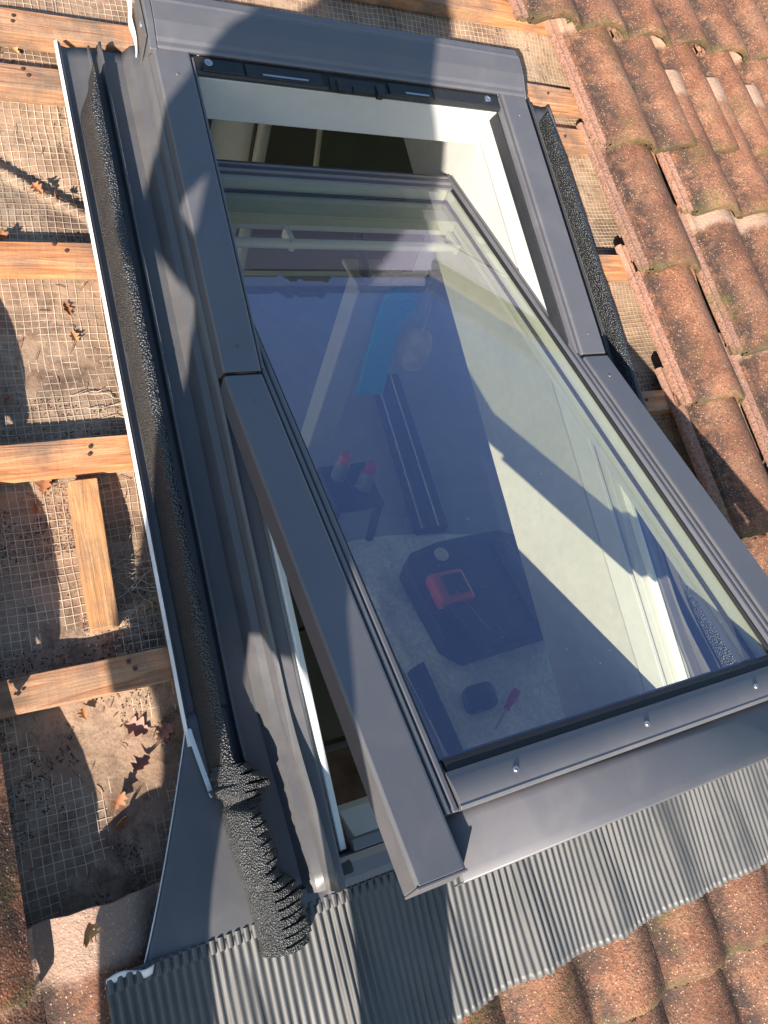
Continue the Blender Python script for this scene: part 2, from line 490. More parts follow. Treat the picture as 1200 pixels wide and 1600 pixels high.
# ------------------------------------------------------------------ battens
def batten(u0, u1, v, label, mat=WOOD, wd=0.048, th=0.036, skew=0.0, seed=0):
    n = max(4, int((u1 - u0) / 0.04)); m = MB()
    prof = [(-wd, -th), (0, -th), (0, 0), (-wd, 0)]
    L = u1 - u0
    m.prism(prof, lambda a, b, t: (t, v + a + skew * (t - u0) + nz(t * 9, a * 20, seed) * 0.0018, b + nz(t * 7, a * 30 + b * 20, seed + 3) * 0.0016), u0, u1, n)
    o = single('roof_batten', m, mat, label, 'batten', ((u0 + u1) / 2, v, 0), 'roof battens', bevel=0.0018)
    for x in ((-0.045 - 0.01 * (seed % 3), -0.062) if u0 < 0 else (0.93,) if u1 < 1 else (1.10 + 0.01 * (seed % 3),)):
        k = MB(); y = v - wd * (0.35 + 0.1 * (seed % 3)) + (0.012 if x == -0.062 else 0)
        vs = [(x + r * math.cos(q * math.pi / 5), y + r * math.sin(q * math.pi / 5), z) for r, z in ((0.0032, 0.0), (0.0030, 0.0026), (0.001, 0.0030)) for q in range(10)]
        k.add(vs, [(j * 10 + q, j * 10 + (q + 1) % 10, (j + 1) * 10 + (q + 1) % 10, (j + 1) * 10 + q) for j in range(2) for q in range(10)] + [tuple(20 + q for q in range(10))])
        part('nail', k, NAIL, o, 40)
    return o
batten(-0.72, 0.095, 0.0, 'wooden batten left of window, lowest one, below the short loose offcut', WOOD_OLD, 0.050, seed=1)
batten(-0.72, 0.095, 0.34, 'wooden batten left of window, just above the short loose offcut', WOOD, 0.050, seed=2)
batten(-0.72, 0.095, 0.68, 'orange wooden batten left of window, below the diagonal underlay fold', WOOD, 0.047, seed=3)
batten(-0.72, 0.095, 1.02, 'wooden batten left of window reaching the top end of the flashing', WOOD_OLD, 0.047, seed=4)
batten(-0.72, 0.140, 1.135, 'wooden batten at upper left, beside the window hood', WOOD_OLD, 0.050, seed=5)
batten(-0.72, 1.75, 1.375, 'long wooden batten crossing above the window hood', WOOD, 0.048, seed=6)
batten(0.160, 0.965, 1.198, 'orange wooden batten directly behind the window hood, ending at its right corner', WOOD, 0.050, seed=13)
batten(0.975, 1.75, 1.135, 'weathered wooden batten right of the window hood, upper of a close pair', WOOD_OLD, 0.050, seed=7)
batten(0.975, 1.75, 1.02, 'wooden batten right of window, lower of a close pair', WOOD, 0.047, seed=8)
batten(0.975, 1.75, 0.68, 'wooden batten right of window at the middle of the black foam', WOOD, 0.047, seed=9)
batten(0.975, 1.75, 0.34, 'wooden batten right of window where the sash cover crosses it', WOOD, 0.047, seed=10)
batten(0.975, 1.75, 0.0, 'wooden batten right of window hidden low behind the open sash', WOOD_OLD, 0.047, seed=11)
batten(-0.72, 1.75, 1.71, 'wooden batten highest above the window, under the upper tiles', WOOD_OLD, 0.047, seed=12)
# loose offcut lying up the slope
oc = MB()
oc.prism([(-0.021, -0.056), (0.021, -0.056), (0.021, -0.014), (-0.021, -0.014)],
         lambda a, b, t: (-0.081 + a - 0.008 * (0.17 - t) / 0.12 * 0.3 + nz(t * 9, a * 30, 5) * 0.0015, t, b + 0.006 * (0.17 - t) + nz(t * 8, a * 20, 8) * 0.002), 0.046, 0.279, 8)
WOOD_V = mat_wood('offcut_wood', (0.52, 0.24, 0.095), (0.25, 0.10, 0.04), (0.62, 0.34, 0.15))
for nd in WOOD_V.node_tree.nodes:
    if nd.type == 'MAPPING' and nd.inputs['Scale'].default_value[1] > 20: nd.inputs['Scale'].default_value = (22, 1.6, 22)
single('wood_offcut', oc, WOOD_V, 'short loose wooden offcut lying lengthwise on the underlay', 'wood', (-0.081, 0.17, 0), bevel=0.002)

# ------------------------------------------------------------------ tiles
TW, TP, TL, TH = 0.306, 0.153, 0.42, 0.014
ANG = 0.033 / 0.42
def tprof(x):
    t = (x / TP) % 1.0
    r = max(0.0, min(1.0, (t - 0.10) / 0.88))
    return 0.031 * math.sin(math.pi * r) ** 0.85 if 0 < r < 1 else 0.0
def tile_w(u, v, u0, v0):
    return 0.045 - ANG * (v - v0) + tprof(u - u0)
def tile_mesh(seed, half=False):
    m = MB()
    wd = TP if half else TW
    xs = [-0.040, -0.036, -0.031, -0.026, -0.012, -0.004] + [wd * i / (14 if half else 28) for i in range((14 if half else 28) + 1)]
    ys = [0, 0.004, 0.012, 0.03, 0.06, 0.12, 0.2, 0.3, 0.38, 0.41, TL]
    def top(x, y):
        if x < -0.002:
            z = -0.010
            if -0.0365 < x < -0.030 or -0.014 < x < -0.010: z = -0.004
        else:
            z = tprof(x)
            if x >= wd - 1e-6: z = 0.002
        if y < 0.012: z -= 0.004 * (1 - y / 0.012) ** 2
        z += nz(x * 20, y * 14, seed * 9.1) * 0.0013 + nz(x * 70, y * 60, seed * 3.3) * 0.0007
        return z
    rows = []
    k = len(xs)
    vs = []; fs = []
    for j, y in enumerate(ys):
        for x in xs:
            yy = y
            if j == 0: yy += nz(x * 45, seed * 4.0, 2) * 0.004 + nz(x * 160, seed, 8) * 0.0015
            if j == len(ys) - 1: yy += nz(x * 25, seed * 7.0, 5) * 0.006
            if x < -0.002 and j == 0: yy += 0.03
            vs.append((x, yy, top(x, y)))
    n = len(vs)
    for j, y in enumerate(ys):
        for x in xs:
            p = vs[j * k + xs.index(x)]
            th = TH if x > -0.002 else 0.009
            vs.append((p[0], p[1], p[2] - th))
    for j in range(len(ys) - 1):
        for i in range(k - 1):
            a = j * k + i
            fs.append((a, a + 1, a + k + 1, a + k)); fs.append((n + a, n + a + k, n + a + k + 1, n + a + 1))
        a = j * k
        fs.append((a, a + k, n + a + k, n + a)); a += k - 1
        fs.append((a, n + a, n + a + k, a + k))
    for i in range(k - 1):
        fs.append((i, n + i, n + i + 1, i + 1)); a = (len(ys) - 1) * k + i
        fs.append((a, a + 1, n + a + 1, n + a))
    m.add(vs, fs)
    me = m.mesh('tile', (0, 0, 0), 48)
    me.materials.append(TILE)
    return me
TM = [tile_mesh(s) for s in range(5)]
TH_M = [tile_mesh(11 + s, True) for s in range(3)]
tiled_roof = thing('tiled_roof', 'reddish brown concrete roof tiles with rounded rolls around the window opening', 'roof', kind='thing')
TILES = []
def tile(u0, v0, w0=0.045, half=False, roll=0.0, rz=0.0, tilt=0.0):
    me = random.choice(TH_M if half else TM)
    o = bpy.data.objects.new('tile', me)
    COL.objects.link(o)
    o.parent = tiled_roof
    o.location = (u0, v0, w0 + random.uniform(-0.001, 0.001))
    o.rotation_euler = (-ANG + tilt, roll + random.uniform(-0.004, 0.004), rz + random.uniform(-0.004, 0.004))
    TILES.append((u0, v0, w0, half))
    return o
# right hand field
rightv = {5: 0.947, 4: 0.617, 3: 0.286, 2: -0.027, 1: -0.36, 0: -0.70, 6: 1.285, 7: 1.625, 8: 1.965}
for k, v0 in rightv.items():
    if k in (4, 3, 2):
        tile(1.212 + 0.004 * (k - 3), v0, half=True)
        for c in range(4):                       # tiles pushed up the slope by the fitters
            tile(1.212 + TP + 0.052 + TW * c, v0 + {4: 0.155, 3: 0.10, 2: 0.08}[k] + random.uniform(-0.01, 0.01), 0.045 + 0.010, rz=-0.01)
    elif k >= 6:
        off = {6: -0.115, 7: -1.34, 8: -1.34}[k]
        for c in range(6 if k == 6 else 10): tile(1.212 + off + TW * c, v0)
    else:
        for c in range(5): tile(1.212 + TW * c, v0)
for v0 in (1.625, 1.965):
    for c in range(3): tile(1.212 - 1.34 - TW * (c + 1), v0)
# left hand field, its right edge 0.24 m left of the flashing
for k in range(0, 7):
    for c in range(1, 5): tile(-0.242 - TW * c + (0.0), -0.39 + 0.34 * k + 0.0)
# rows below the window, under the apron and down the slope
for r in range(4):
    for c in range(-4, 8 if r == 0 else 9):
        if r == 0 and -0.24 + TW * c > 1.0: continue
        tile(-0.236 + TW * c, -0.735 - 0.34 * r)
# moss crumbs in the tile joints
mo = MB()
def crumb(m, p, r, flat=0.7):
    a = random.uniform(0, 6.28)
    vs = []
    for z, s in ((-0.3, 0.8), (0.45, 0.75)):
        for q in range(5):
            t = a + q * 1.2566
            vs.append((p[0] + r * s * math.cos(t) * random.uniform(0.6, 1.2), p[1] + r * s * math.sin(t) * random.uniform(0.6, 1.2), p[2] + r * z * flat))
    vs.append((p[0], p[1], p[2] + r * flat * random.uniform(0.8, 1.1)))
    fs = [(q, (q + 1) % 5, 5 + (q + 1) % 5, 5 + q) for q in range(5)] + [(5 + q, 5 + (q + 1) % 5, 10) for q in range(5)]
    m.add(vs, fs)
for (u0, v0, w0, half) in TILES:
    if -0.9 < u0 < 2.2 and -1.2 < v0 < 1.7:
        for k in range(70 if not half else 36):
            x = random.uniform(-0.01, TP if half else TW)
            if nz((u0 + x) * 12, v0 * 5, 3) + (0.25 if tprof(x) < 0.015 else 0) < 0.05: continue
            crumb(mo, (u0 + x, v0 + random.uniform(-0.007, 0.003), w0 - 0.014 + tprof(x) * 0.95 + random.uniform(-0.006, 0.006)), random.uniform(0.0015, 0.0048))
part('moss', mo, MOSS, tiled_roof, kind='stuff')

# ------------------------------------------------------------------ flashing
UL, W = 0.1442, 0.7973
UR = UL + W                      # 0.9415
MIR = UL + UR
mir = lambda u: MIR - u
VP, HP, TH_S = 0.3925, 0.090, 0.3668
def SP(u, s, n):
    return (u, VP + s * math.cos(TH_S) + n * math.sin(TH_S), HP - s * math.sin(TH_S) + n * math.cos(TH_S))
flash = thing('window_flashing', 'dark grey metal flashing around the window with pleated apron and foam strips', 'flashing', (0.54, 0.3, 0), kind='thing')
def plate_w(v):
    return 0.052 * sst(-0.10, -0.40, v) if v < -0.10 else 0.0
side_prof = [(-0.004, 0.006), (0.0, 0.010), (0.004, 0.008), (0.006, 0.001), (0.016, -0.002), (0.034, 0.000), (0.049, 0.002), (0.0505, 0.009), (0.0535, 0.009), (0.055, 0.001),
             (0.066, 0.000), (0.0675, 0.020), (0.0715, 0.021), (0.073, 0.000), (0.108, 0.0), (0.121, 0.020), (0.1325, 0.024), (0.1385, 0.062)]
def side(u_of):
    return MB().prism(side_prof, lambda a, b, t: (u_of(a), t, b * (1 - 0.97 * sst(-0.09, -0.13, t) * (a < 0.06)) + 0.0045 + nz(t * 3, a * 8, 2.2) * 0.0012 + plate_w(t)), -0.385, 1.065, 60, closed=False)
part('side_channel', side(lambda a: a), METAL2, flash, 30, solid=0.0012)
part('side_channel', side(mir), METAL2, flash, 30, solid=0.0012)
# bare cut edge of the outer lip
eb = MB().prism([(-0.0052, 0.0052), (-0.0034, 0.0072), (0.0000, 0.0102), (-0.0008, 0.0116), (-0.0052, 0.0072)], lambda a, b, t: (a, t, b + 0.0045 + plate_w(t) + nz(t * 3, 0, 2.2) * 0.0012), -0.128, 1.066, 40)
part('lip_edge', eb, RAWEDGE, flash)
# thin plastic strip peeling off the end of the lip
ps = MB().prism([(-0.0035, 0.0), (0.0035, 0.0), (0.0035, 0.0015), (-0.0035, 0.0015)], lambda a, b, t: (a + 0.001 + 0.012 * (-0.125 - t) / 0.1, t, b + 0.0135 + plate_w(t)), -0.225, -0.125, 6)
ps.box((-0.004, -0.150, 0.0115), (0.006, -0.128, 0.0145))
part('edge_strip', ps, WHITEPL, flash, bevel=0.0004)
# corner plate, lower left: widens down the slope
def plate(a, b):
    v = -0.105 - 0.300 * b
    ul = 0.004 - 0.122 * b ** 1.12
    u = ul + (0.064 - ul) * a
    w = plate_w(v) + 0.0075 + nz(u * 5, v * 5, 8) * 0.002
    w -= 0.010 * (1 - a) ** 3 * b
    return (u, v, w)
part('corner_plate', MB().grid(plate, 16, 30), METAL2, flash, 40, solid=0.0012)
pe = MB()
pts = [Vector(plate(0, i / 30)) + Vector((-0.0005, 0, 0.0004)) for i in range(31)]
pe.tube(pts, 0.0011, 5)
part('plate_edge', pe, RAWEDGE, flash)
# crumpled turned-up flap at the outer corner
cf = MB().grid(lambda a, b: (-0.166 + 0.058 * a + 0.003 * b, -0.408 + 0.004 * math.sin(a * 6) + 0.011 * b, 0.060 + 0.005 * b + 0.0025 * math.sin(a * 8) - 0.004 * (1 - a)), 14, 4)
part('corner_flap', cf, RAWEDGE, flash, 50, solid=0.001)

# pleated apron
AU0, AU1, AV0, AV1 = -0.165, 1.24, -0.402, -0.617
def apron_w(u, v):
    t = sst(-0.44, AV1, v)
    tw = tile_w(u, v, -0.236, -0.735)
    crest = 0.045 - ANG * (v + 0.735) + 0.031
    # sheet bridges the rolls and only sinks a little into each pan
    dip = 0.010 * t * (0.5 - 0.5 * math.cos(2 * math.pi * ((u + 0.236) / TP - 0.54) + math.pi) if False else (0.5 + 0.5 * math.cos(2 * math.pi * ((u + 0.236) / TP - 0.04))))
    w = (1 - t) * 0.056 + t * (crest + 0.002 - dip)
    return max(w, tw + 0.0035)
def apron(a, b):
    u = AU0 + (AU1 - AU0) * a
    fan = (nz(u * 5, 0, 4) * 0.008 + nz(u * 21, b, 9) * 0.0025) * b
    v = AV0 + (AV1 - AV0 + nz(u * 9, 1, 1) * 0.006 + nz(u * 75, 1, 1) * 0.004) * b
    ph = (u + fan) * 2 * math.pi / 0.0118
    amp = 0.0020 * sst(0.0, 0.06, b) * (0.80 + 0.55 * nz(u * 16, b * 1.5, 6))
    s = math.sin(ph)
    crumple = nz(u * 14, v * 12, 12) * 0.0022 * sst(0.2, 1, b)
    w = apron_w(u, v) + amp * (abs(s) ** 0.8 * (1 if s > 0 else -1)) + crumple + 0.003
    return (u, v, w)
part('pleated_apron', MB().grid(apron, 119 * 10, 22), LEAD, flash, 70, solid=0.0008)
# stitched fold along the top of the apron, each notch a short raised bead
fb = MB()
nb = int((AU1 - AU0) / 0.0118)
for i in range(nb):
    u = AU0 + 0.0118 * (i + 0.5)
    fb.prism([(-0.0045, 0), (0.0045, 0), (0.0042, 0.003), (0.0020, 0.0052), (-0.0020, 0.0052), (-0.0042, 0.003)], lambda a, b, t: (u + a, t, 0.0565 + b), -0.415, -0.398, 1)
part('apron_fold', fb, LEAD, flash, 50)
fs_ = MB().prism([(-0.416, 0.0545), (-0.396, 0.0545), (-0.396, 0.0580), (-0.416, 0.0580)], lambda a, b, t: (t, a, b), AU0, AU1, 1)
part('apron_seam', fs_, METAL2, flash)
# bottom cladding of the frame above the apron
fc = MB().prism([(-0.398, 0.050), (-0.396, 0.062), (-0.385, 0.066), (-0.365, 0.068), (-0.352, 0.076), (-0.350, 0.060), (-0.380, 0.045)], lambda a, b, t: (t, a, b), 0.140, 0.945, 1)
part('bottom_cladding', fc, METAL, flash, bevel=0.0015)

# short sheet closing the step between side channel and apron
part('corner_plate', MB().box((0.055, -0.4030, 0.0585), (0.1460, -0.3780, 0.0600)), METAL2, flash)
part('corner_plate', MB().box((mir(0.1460), -0.4030, 0.0585), (mir(0.055), -0.3780, 0.0600)), METAL2, flash)
# foam strips
def foam_strip(u_of, v0, v1, seed, cham=True):
    def fn(a, b):
        v = v0 + (v1 - v0) * b
        k = 1 if not cham else min(1, 0.25 + 0.75 * sst(1.0, 0.93, b))
        P = [(0.012, 0.0), (0.016, 0.012), (0.0205, 0.024), (0.0255, 0.036), (0.0285, 0.0405), (0.032, 0.0425), (0.037, 0.043), (0.0425, 0.042), (0.046, 0.028), (0.047, 0.0)]
        x = a * (len(P) - 1); i = min(int(x), len(P) - 2); fr = x - i
        pu = P[i][0] + (P[i + 1][0] - P[i][0]) * fr; pw = P[i][1] + (P[i + 1][1] - P[i][1]) * fr
        pu = 0.045 - (0.045 - pu) * k
        rough = 0.0015 if a > 0.42 else 0.0003
        d = nz(v * 180, a * 14, seed) * rough + nz(v * 14, a * 2, seed + 2) * 0.0012
        return (u_of(pu + d), v, pw + 0.005 + abs(d) * 0.6 + plate_w(v))
    return MB().grid(fn, 18, int((v1 - v0) / 0.0035))
fl = part('foam_strip', foam_strip(lambda a: a + 0.004, -0.190, 0.995, 4), FOAM_STRIP, flash, 60, label='long black foam wedge on the left flashing')
fl.data.materials.append(FOAM_DUSTY)
for p in fl.data.polygons:
    if (p.index % 18) < 7: p.material_index = 1
fr_ = part('foam_strip', foam_strip(lambda a: mir(a) - 0.004, -0.35, 1.01, 9), FOAM_STRIP, flash, 60, label='black foam wedge on the right flashing')
# free foam end: bent over the plate, its right side slit into fins
random.seed(21)
FIN = 0.0120
fin_o = [random.uniform(-0.006, 0.005) for _ in range(60)]
fin_h = [random.uniform(-0.006, 0.003) for _ in range(60)]
def foam_end(a, b):
    v0 = -0.186 - 0.252 * b
    collar = math.exp(-((v0 + 0.214) / 0.017) ** 2)
    pinch = math.exp(-((v0 + 0.238) / 0.008) ** 2)
    vv = v0 - 0.10 * (a * 0.06)
    k = (vv + 0.6) / FIN
    i = int(k) % 60
    fr = k - int(k)
    slit = max(0.0, 1 - abs(fr - 0.5) * 2 * 1.0)              # 1 mid fin, 0 at a cut
    cut = 1 - sst(0.0, 0.20, slit)
    deep = sst(0.52 - 0.14 * sst(-0.33, -0.37, v0), 0.68 - 0.14 * sst(-0.33, -0.37, v0), a) * (0.12 + 0.88 * sst(-0.315, -0.345, v0) + 0.8 * collar)
    left = 0.020 - 0.012 * collar * (0.4 + 0.6 * (i % 2)) + 0.010 * sst(-0.25, -0.43, v0) + 0.006 * pinch
    right = 0.072 + 0.018 * collar * (0.5 + 0.9 * (i % 3) * 0.5) + 0.027 * sst(-0.26, -0.40, v0) + fin_o[i] * sst(0.5, 1, a) * (0.6 + 0.8 * collar)
    notch = math.exp(-((v0 + 0.335) / 0.012) ** 2)
    right -= 0.016 * notch
    u = left + (right - left) * a
    arch = math.sin(math.pi * min(1, 0.05 + a * 0.82)) ** 0.42 if a < 0.999 else 0.0
    if a < 0.001: arch = 0.0
    h = (0.043 - 0.006 * sst(-0.34, -0.43, v0) - 0.014 * pinch) * arch
    h += (fin_h[i] * sst(0.5, 0.9, a)) * (arch > 0)
    h *= 1 - cut * deep * 0.90
    u -= cut * deep * 0.010
    r = nz(u * 260, vv * 260, 3) * 0.0006 + nz(u * 90, vv * 90, 6) * 0.0008
    return (u + r, vv + 0.012 * sst(0.4, 1, a) * (0.3 - collar * 0.6), plate_w(v0) + 0.008 + max(0.0, h) + (r if 0 < a < 1 else 0))
fe = MB().grid(foam_end, 40, 320)
# close the lower end
fe.grid(lambda a, b: (lambda p: (p[0], p[1], p[2] - (p[2] - 0.056) * b))(foam_end(a, 1.0)), 40, 2)
part('foam_end', fe, FOAM, flash, 75, label='black foam end slit into fins over the corner plate')

# ------------------------------------------------------------------ roof window
win = thing('roof_window', 'dark grey centre pivot roof window standing open with tilted glass sash', 'window', (0.54, 0.3, 0.05), kind='thing')
# fixed frame: white core boxes
for nm, a, b in (('jamb', (0.150, -0.350, -0.035), (0.1795, 0.985, 0.0535)), ('jamb', (mir(0.196), -0.350, -0.035), (mir(0.150), 0.985, 0.0535))):
    part(nm, MB().box(a, b), WHITE, win, bevel=0.002)
part('head_rail', MB().box((0.196, 0.972, -0.030), (mir(0.196), 1.040, 0.070)), WHITE, win, bevel=0.002)
sl = MB().prism([(-0.345, 0.066), (-0.335, 0.068), (-0.300, 0.022), (-0.300, -0.035), (-0.345, -0.035)], lambda a, b, t: (t, a, b), 0.196, mir(0.196), 1)
part('sill_rail', sl, WHITE, win, bevel=0.0015)
# dark strip with screws on top of the bottom frame
ds = part('sill_cladding', MB().box((0.186, -0.3500, 0.064), (mir(0.186), -0.333, 0.0795)), METAL, win, bevel=0.0015)
def screw(p, r, parent, axis='w', mat=STEEL, name='screw'):
    fnm = {'w': lambda x, y, z: (p[0] + x, p[1] + y, p[2] + z), 's': lambda x, y, z: SP(p[0] + x, p[1] + y, p[2] + z), 'v': lambda x, y, z: (p[0] + x, p[1] - z, p[2] + y)}[axis]
    m = MB()
    rings = [(r, 0.0), (r, 0.0012), (r * 0.8, 0.0022), (r * 0.45, 0.0022), (r * 0.4, 0.0010)]
    vs = [fnm(q * math.cos(t * math.pi / 6), q * math.sin(t * math.pi / 6), z) for q, z in rings for t in range(12)]
    fs = [(j * 12 + t, j * 12 + (t + 1) % 12, (j + 1) * 12 + (t + 1) % 12, (j + 1) * 12 + t) for j in range(4) for t in range(12)]
    fs.append(tuple(48 + t for t in range(12)))
    m.add(vs, fs)
    return part(name, m, mat, parent, 40)
screw((0.245, -0.3415, 0.0796), 0.0035, ds); screw((0.70, -0.3415, 0.0796), 0.0035, ds)
# upper fixed covers
cov = [(0.1365, 0.050), (0.1395, 0.066), (0.1425, 0.0865), (0.1450, 0.090), (0.1990, 0.090), (0.2035, 0.0895), (0.2060, 0.087), (0.2060, 0.068), (0.2020, 0.068), (0.2000, 0.084), (0.1500, 0.084), (0.1470, 0.055)]
for uf in (lambda a: a, mir):
    c = part('jamb_cover', MB().prism(cov, lambda a, b, t: (uf(a), t, b), VP + 0.004, 1.012, 1), METAL, win, bevel=0.0012)
    for v in (0.44, 0.955):
        screw((uf(0.175), v, 0.0895), 0.0028, c, mat=METAL)
    # inner bead beside the cover
    part('jamb_bead', MB().prism([(0.2075, 0.060), (0.2080, 0.083), (0.2095, 0.085), (0.2130, 0.0845), (0.2140, 0.080), (0.2140, 0.060)], lambda a, b, t: (uf(a), t, b), VP + 0.010, 1.000, 1), METAL, win, bevel=0.0008)
    # speckled black seal inside the opening
    part('jamb_seal', MB().prism([(0.2142, 0.0455), (0.2142, 0.072), (0.2175, 0.070), (0.2215, 0.056), (0.2220, 0.0455)], lambda a, b, t: (uf(a), t, b), VP - 0.02, 0.985, 1), PLASTIC, win, bevel=0.0015)
# lower fixed jamb cladding, uncovered where the sash has swung out
low = [(0.1330, 0.026), (0.1350, 0.056), (0.1375, 0.0605), (0.1600, 0.0640), (0.1625, 0.0630), (0.1630, 0.0560), (0.1500, 0.0545), (0.1390, 0.052)]
for uf in (lambda a: a, mir):
    part('jamb_cladding', MB().prism(low, lambda a, b, t: (uf(a), t, b + plate_w(t) * 0.35), -0.392, VP - 0.002, 8), METAL, win, bevel=0.001)
    part('white_bead', MB().prism([(0.1700, 0.0540), (0.1700, 0.0655), (0.1712, 0.0665), (0.1790, 0.0665), (0.1800, 0.0655), (0.1800, 0.0540)], lambda a, b, t: (uf(a), t, b), -0.345, VP - 0.004, 1), WHITEPL, win, bevel=0.0005)
    part('end_cap', MB().prism([(0.164, 0.040), (0.164, 0.070), (0.178, 0.072), (0.190, 0.060), (0.190, 0.040)], lambda a, b, t: (uf(a), t, b), -0.378, -0.3515, 1), PLASTIC, win, bevel=0.001)
screw((0.150, -0.330, 0.0625), 0.003, win, mat=METAL); screw((0.150, 0.28, 0.0625), 0.003, win, mat=METAL)
# hood over the top
hp = [(1.0060, 0.0840), (1.0040, 0.0906), (1.0080, 0.0931), (1.0160, 0.0939), (1.0220, 0.0972), (1.0500, 0.1049), (1.0860, 0.1082), (1.0914, 0.1101), (1.0949, 0.1082), (1.1096, 0.1060), (1.1166, 0.0994), (1.1180, 0.0500), (1.1138, 0.0500), (1.1124, 0.0972), (1.0800, 0.1038), (1.0200, 0.0906), (1.0120, 0.0840)]
hood = part('hood', MB().prism(hp, lambda a, b, t: (t, a, b), 0.1500, 0.9400, 1), METAL, win, bevel=0.0015)
for t0, t1 in ((0.1360, 0.1495), (0.9405, 0.9440)):
    ec = [(1.0000, 0.0820), (1.0000, 0.0917), (1.0200, 0.0961), (1.0500, 0.1041), (1.0900, 0.1071), (1.1152, 0.0994), (1.1194, 0.0450), (1.0970, 0.0200), (1.0300, 0.0200)]
    e = part('hood_end_cap', MB().prism(ec, lambda a, b, t: (t, a, b), t0, t1, 1), METAL, win, bevel=0.002)
lcap = MB().box((0.1310, 1.020, 0.030), (0.1350, 1.112, 0.098))
lb = part('bracket', lcap, METAL2, win, bevel=0.002)
m = MB(); ring = [(0.1308, 1.052 + 0.007 * math.cos(t * math.pi / 6), 0.085 + 0.007 * math.sin(t * math.pi / 6)) for t in range(12)]
ring2 = [(0.1285, 1.052 + 0.005 * math.cos(t * math.pi / 6), 0.085 + 0.005 * math.sin(t * math.pi / 6)) for t in range(12)]
m.add(ring + ring2, [(t, (t + 1) % 12, 12 + (t + 1) % 12, 12 + t) for t in range(12)] + [tuple(range(12, 24))])
part('screw', m, STEEL, lb, 40)
# torn white protective strip hanging at the hood corner
tw_ = MB().grid(lambda a, b: (0.1225 + 0.0065 * a * (1 - 0.8 * b) + 0.002 * math.sin(b * 9), 1.150 - 0.125 * b + 0.004 * a, 0.050 + 0.030 * a * (1 - 0.8 * b) - 0.006 * b + 0.003 * math.sin(b * 11)), 3, 14)
part('film_strip', tw_, WHITEPL, win, 60, solid=0.0008)
# black vent strip with slots and latch under the hood
vs_ = part('vent_strip', MB().prism([(0.974, 0.070), (0.970, 0.078), (0.974, 0.0835), (1.006, 0.0835), (1.006, 0.070)], lambda a, b, t: (t, a, b), 0.215, mir(0.215), 1), PLASTIC, win, bevel=0.001)
for a0, a1 in ((0.225, 0.300), (0.305, 0.455), (0.600, 0.700), (0.705, 0.865)):
    part('vent_block', MB().box((a0, 0.9715, 0.0838), (a1, 0.998, 0.0885)), PLASTIC, vs_, bevel=0.0015)
for a0, a1 in ((0.335, 0.425), (0.635, 0.690)):
    part('vent_slot', MB().box((a0, 0.9745, 0.0889), (a1, 0.9785, 0.0900)), STEEL, vs_)
la = MB().box((0.470, 0.966, 0.080), (0.590, 0.992, 0.0900)).box((0.482, 0.960, 0.084), (0.500, 0.985, 0.0955)).box((0.515, 0.962, 0.086), (0.560, 0.974, 0.0945)).box((0.566, 0.958, 0.082), (0.580, 0.982, 0.0960))
part('latch', la, PLASTIC, win, bevel=0.0012)
for x in (0.236, 0.838):
    screw((x, 0.988, 0.0890), 0.0075, vs_)

# ------------------------------------------------------------------ sash
sash = part('sash', MB().prism([(0.2115, -0.014), (0.2115, -0.075), (0.2400, -0.075), (0.2400, -0.048), (0.2330, -0.045), (0.2330, -0.014)], lambda a, b, t: SP(a, t, b), -0.700, 0.618, 1)
            .prism([(mir(0.2115), -0.014), (mir(0.2115), -0.075), (mir(0.2400), -0.075), (mir(0.2400), -0.048), (mir(0.2330), -0.045), (mir(0.2330), -0.014)], lambda a, b, t: SP(a, t, b), -0.700, 0.618, 1)
            .box((0.2405, 0.576, -0.075), (mir(0.2405), 0.618, -0.014), SP).box((0.2405, -0.700, -0.075), (mir(0.2405), -0.6785, -0.016), SP).box((0.2405, -0.678, -0.075), (mir(0.2405), -0.664, -0.047), SP)
            .box((0.2405, 0.500, -0.085), (mir(0.2405), 0.5755, -0.047), SP), WHITE, win, bevel=0.002)
gl = part('glass_pane', MB().box((0.2335, -0.668, -0.0405), (mir(0.2335), 0.5750, -0.0165), SP), GLASS, sash)
# dark spacer bar round the edge of the sealed unit
for a, b in (((0.2345, -0.6670, -0.0445), (0.2425, 0.5740, -0.0412)), ((mir(0.2425), -0.6670, -0.0445), (mir(0.2345), 0.5740, -0.0412)), ((0.2427, -0.6670, -0.0445), (mir(0.2427), -0.6550, -0.0412)), ((0.2427, 0.5660, -0.0445), (mir(0.2427), 0.5740, -0.0412))):
    part('spacer', MB().box(a, b, SP), RUBBER, sash)
rail = [(0.2075, -0.016), (0.2085, -0.005), (0.2100, -0.0035), (0.2150, -0.0035), (0.2165, -0.006), (0.2175, -0.009), (0.2190, -0.009), (0.2200, -0.006), (0.2215, -0.0045), (0.2265, -0.0045), (0.2280, -0.0065), (0.2290, -0.0100), (0.2290, -0.0162), (0.2240, -0.0165)]
gas = [(0.2292, -0.0160), (0.2292, -0.0105), (0.2320, -0.0105), (0.2350, -0.0150), (0.2350, -0.0160)]
for uf in (lambda a: a, mir):
    part('glazing_rail', MB().prism(rail, lambda a, b, t: SP(uf(a), t, b), -0.728, 0.622, 1), METAL, sash, bevel=0.0006)
    part('gasket', MB().prism(gas, lambda a, b, t: SP(uf(a), t, b), -0.668, 0.575, 1), RUBBER, sash)
trail = [(0.622, -0.075), (0.624, -0.012), (0.621, -0.006), (0.612, -0.0045), (0.609, -0.009), (0.605, -0.009), (0.602, -0.005), (0.592, -0.0055), (0.588, -0.010), (0.577, -0.011), (0.574, -0.0155), (0.600, -0.0160), (0.616, -0.016), (0.6185, -0.075)]
part('top_rail', MB().prism(trail, lambda a, b, t: SP(t, a, b), 0.2292, mir(0.2292), 1), METAL, sash, bevel=0.0006)
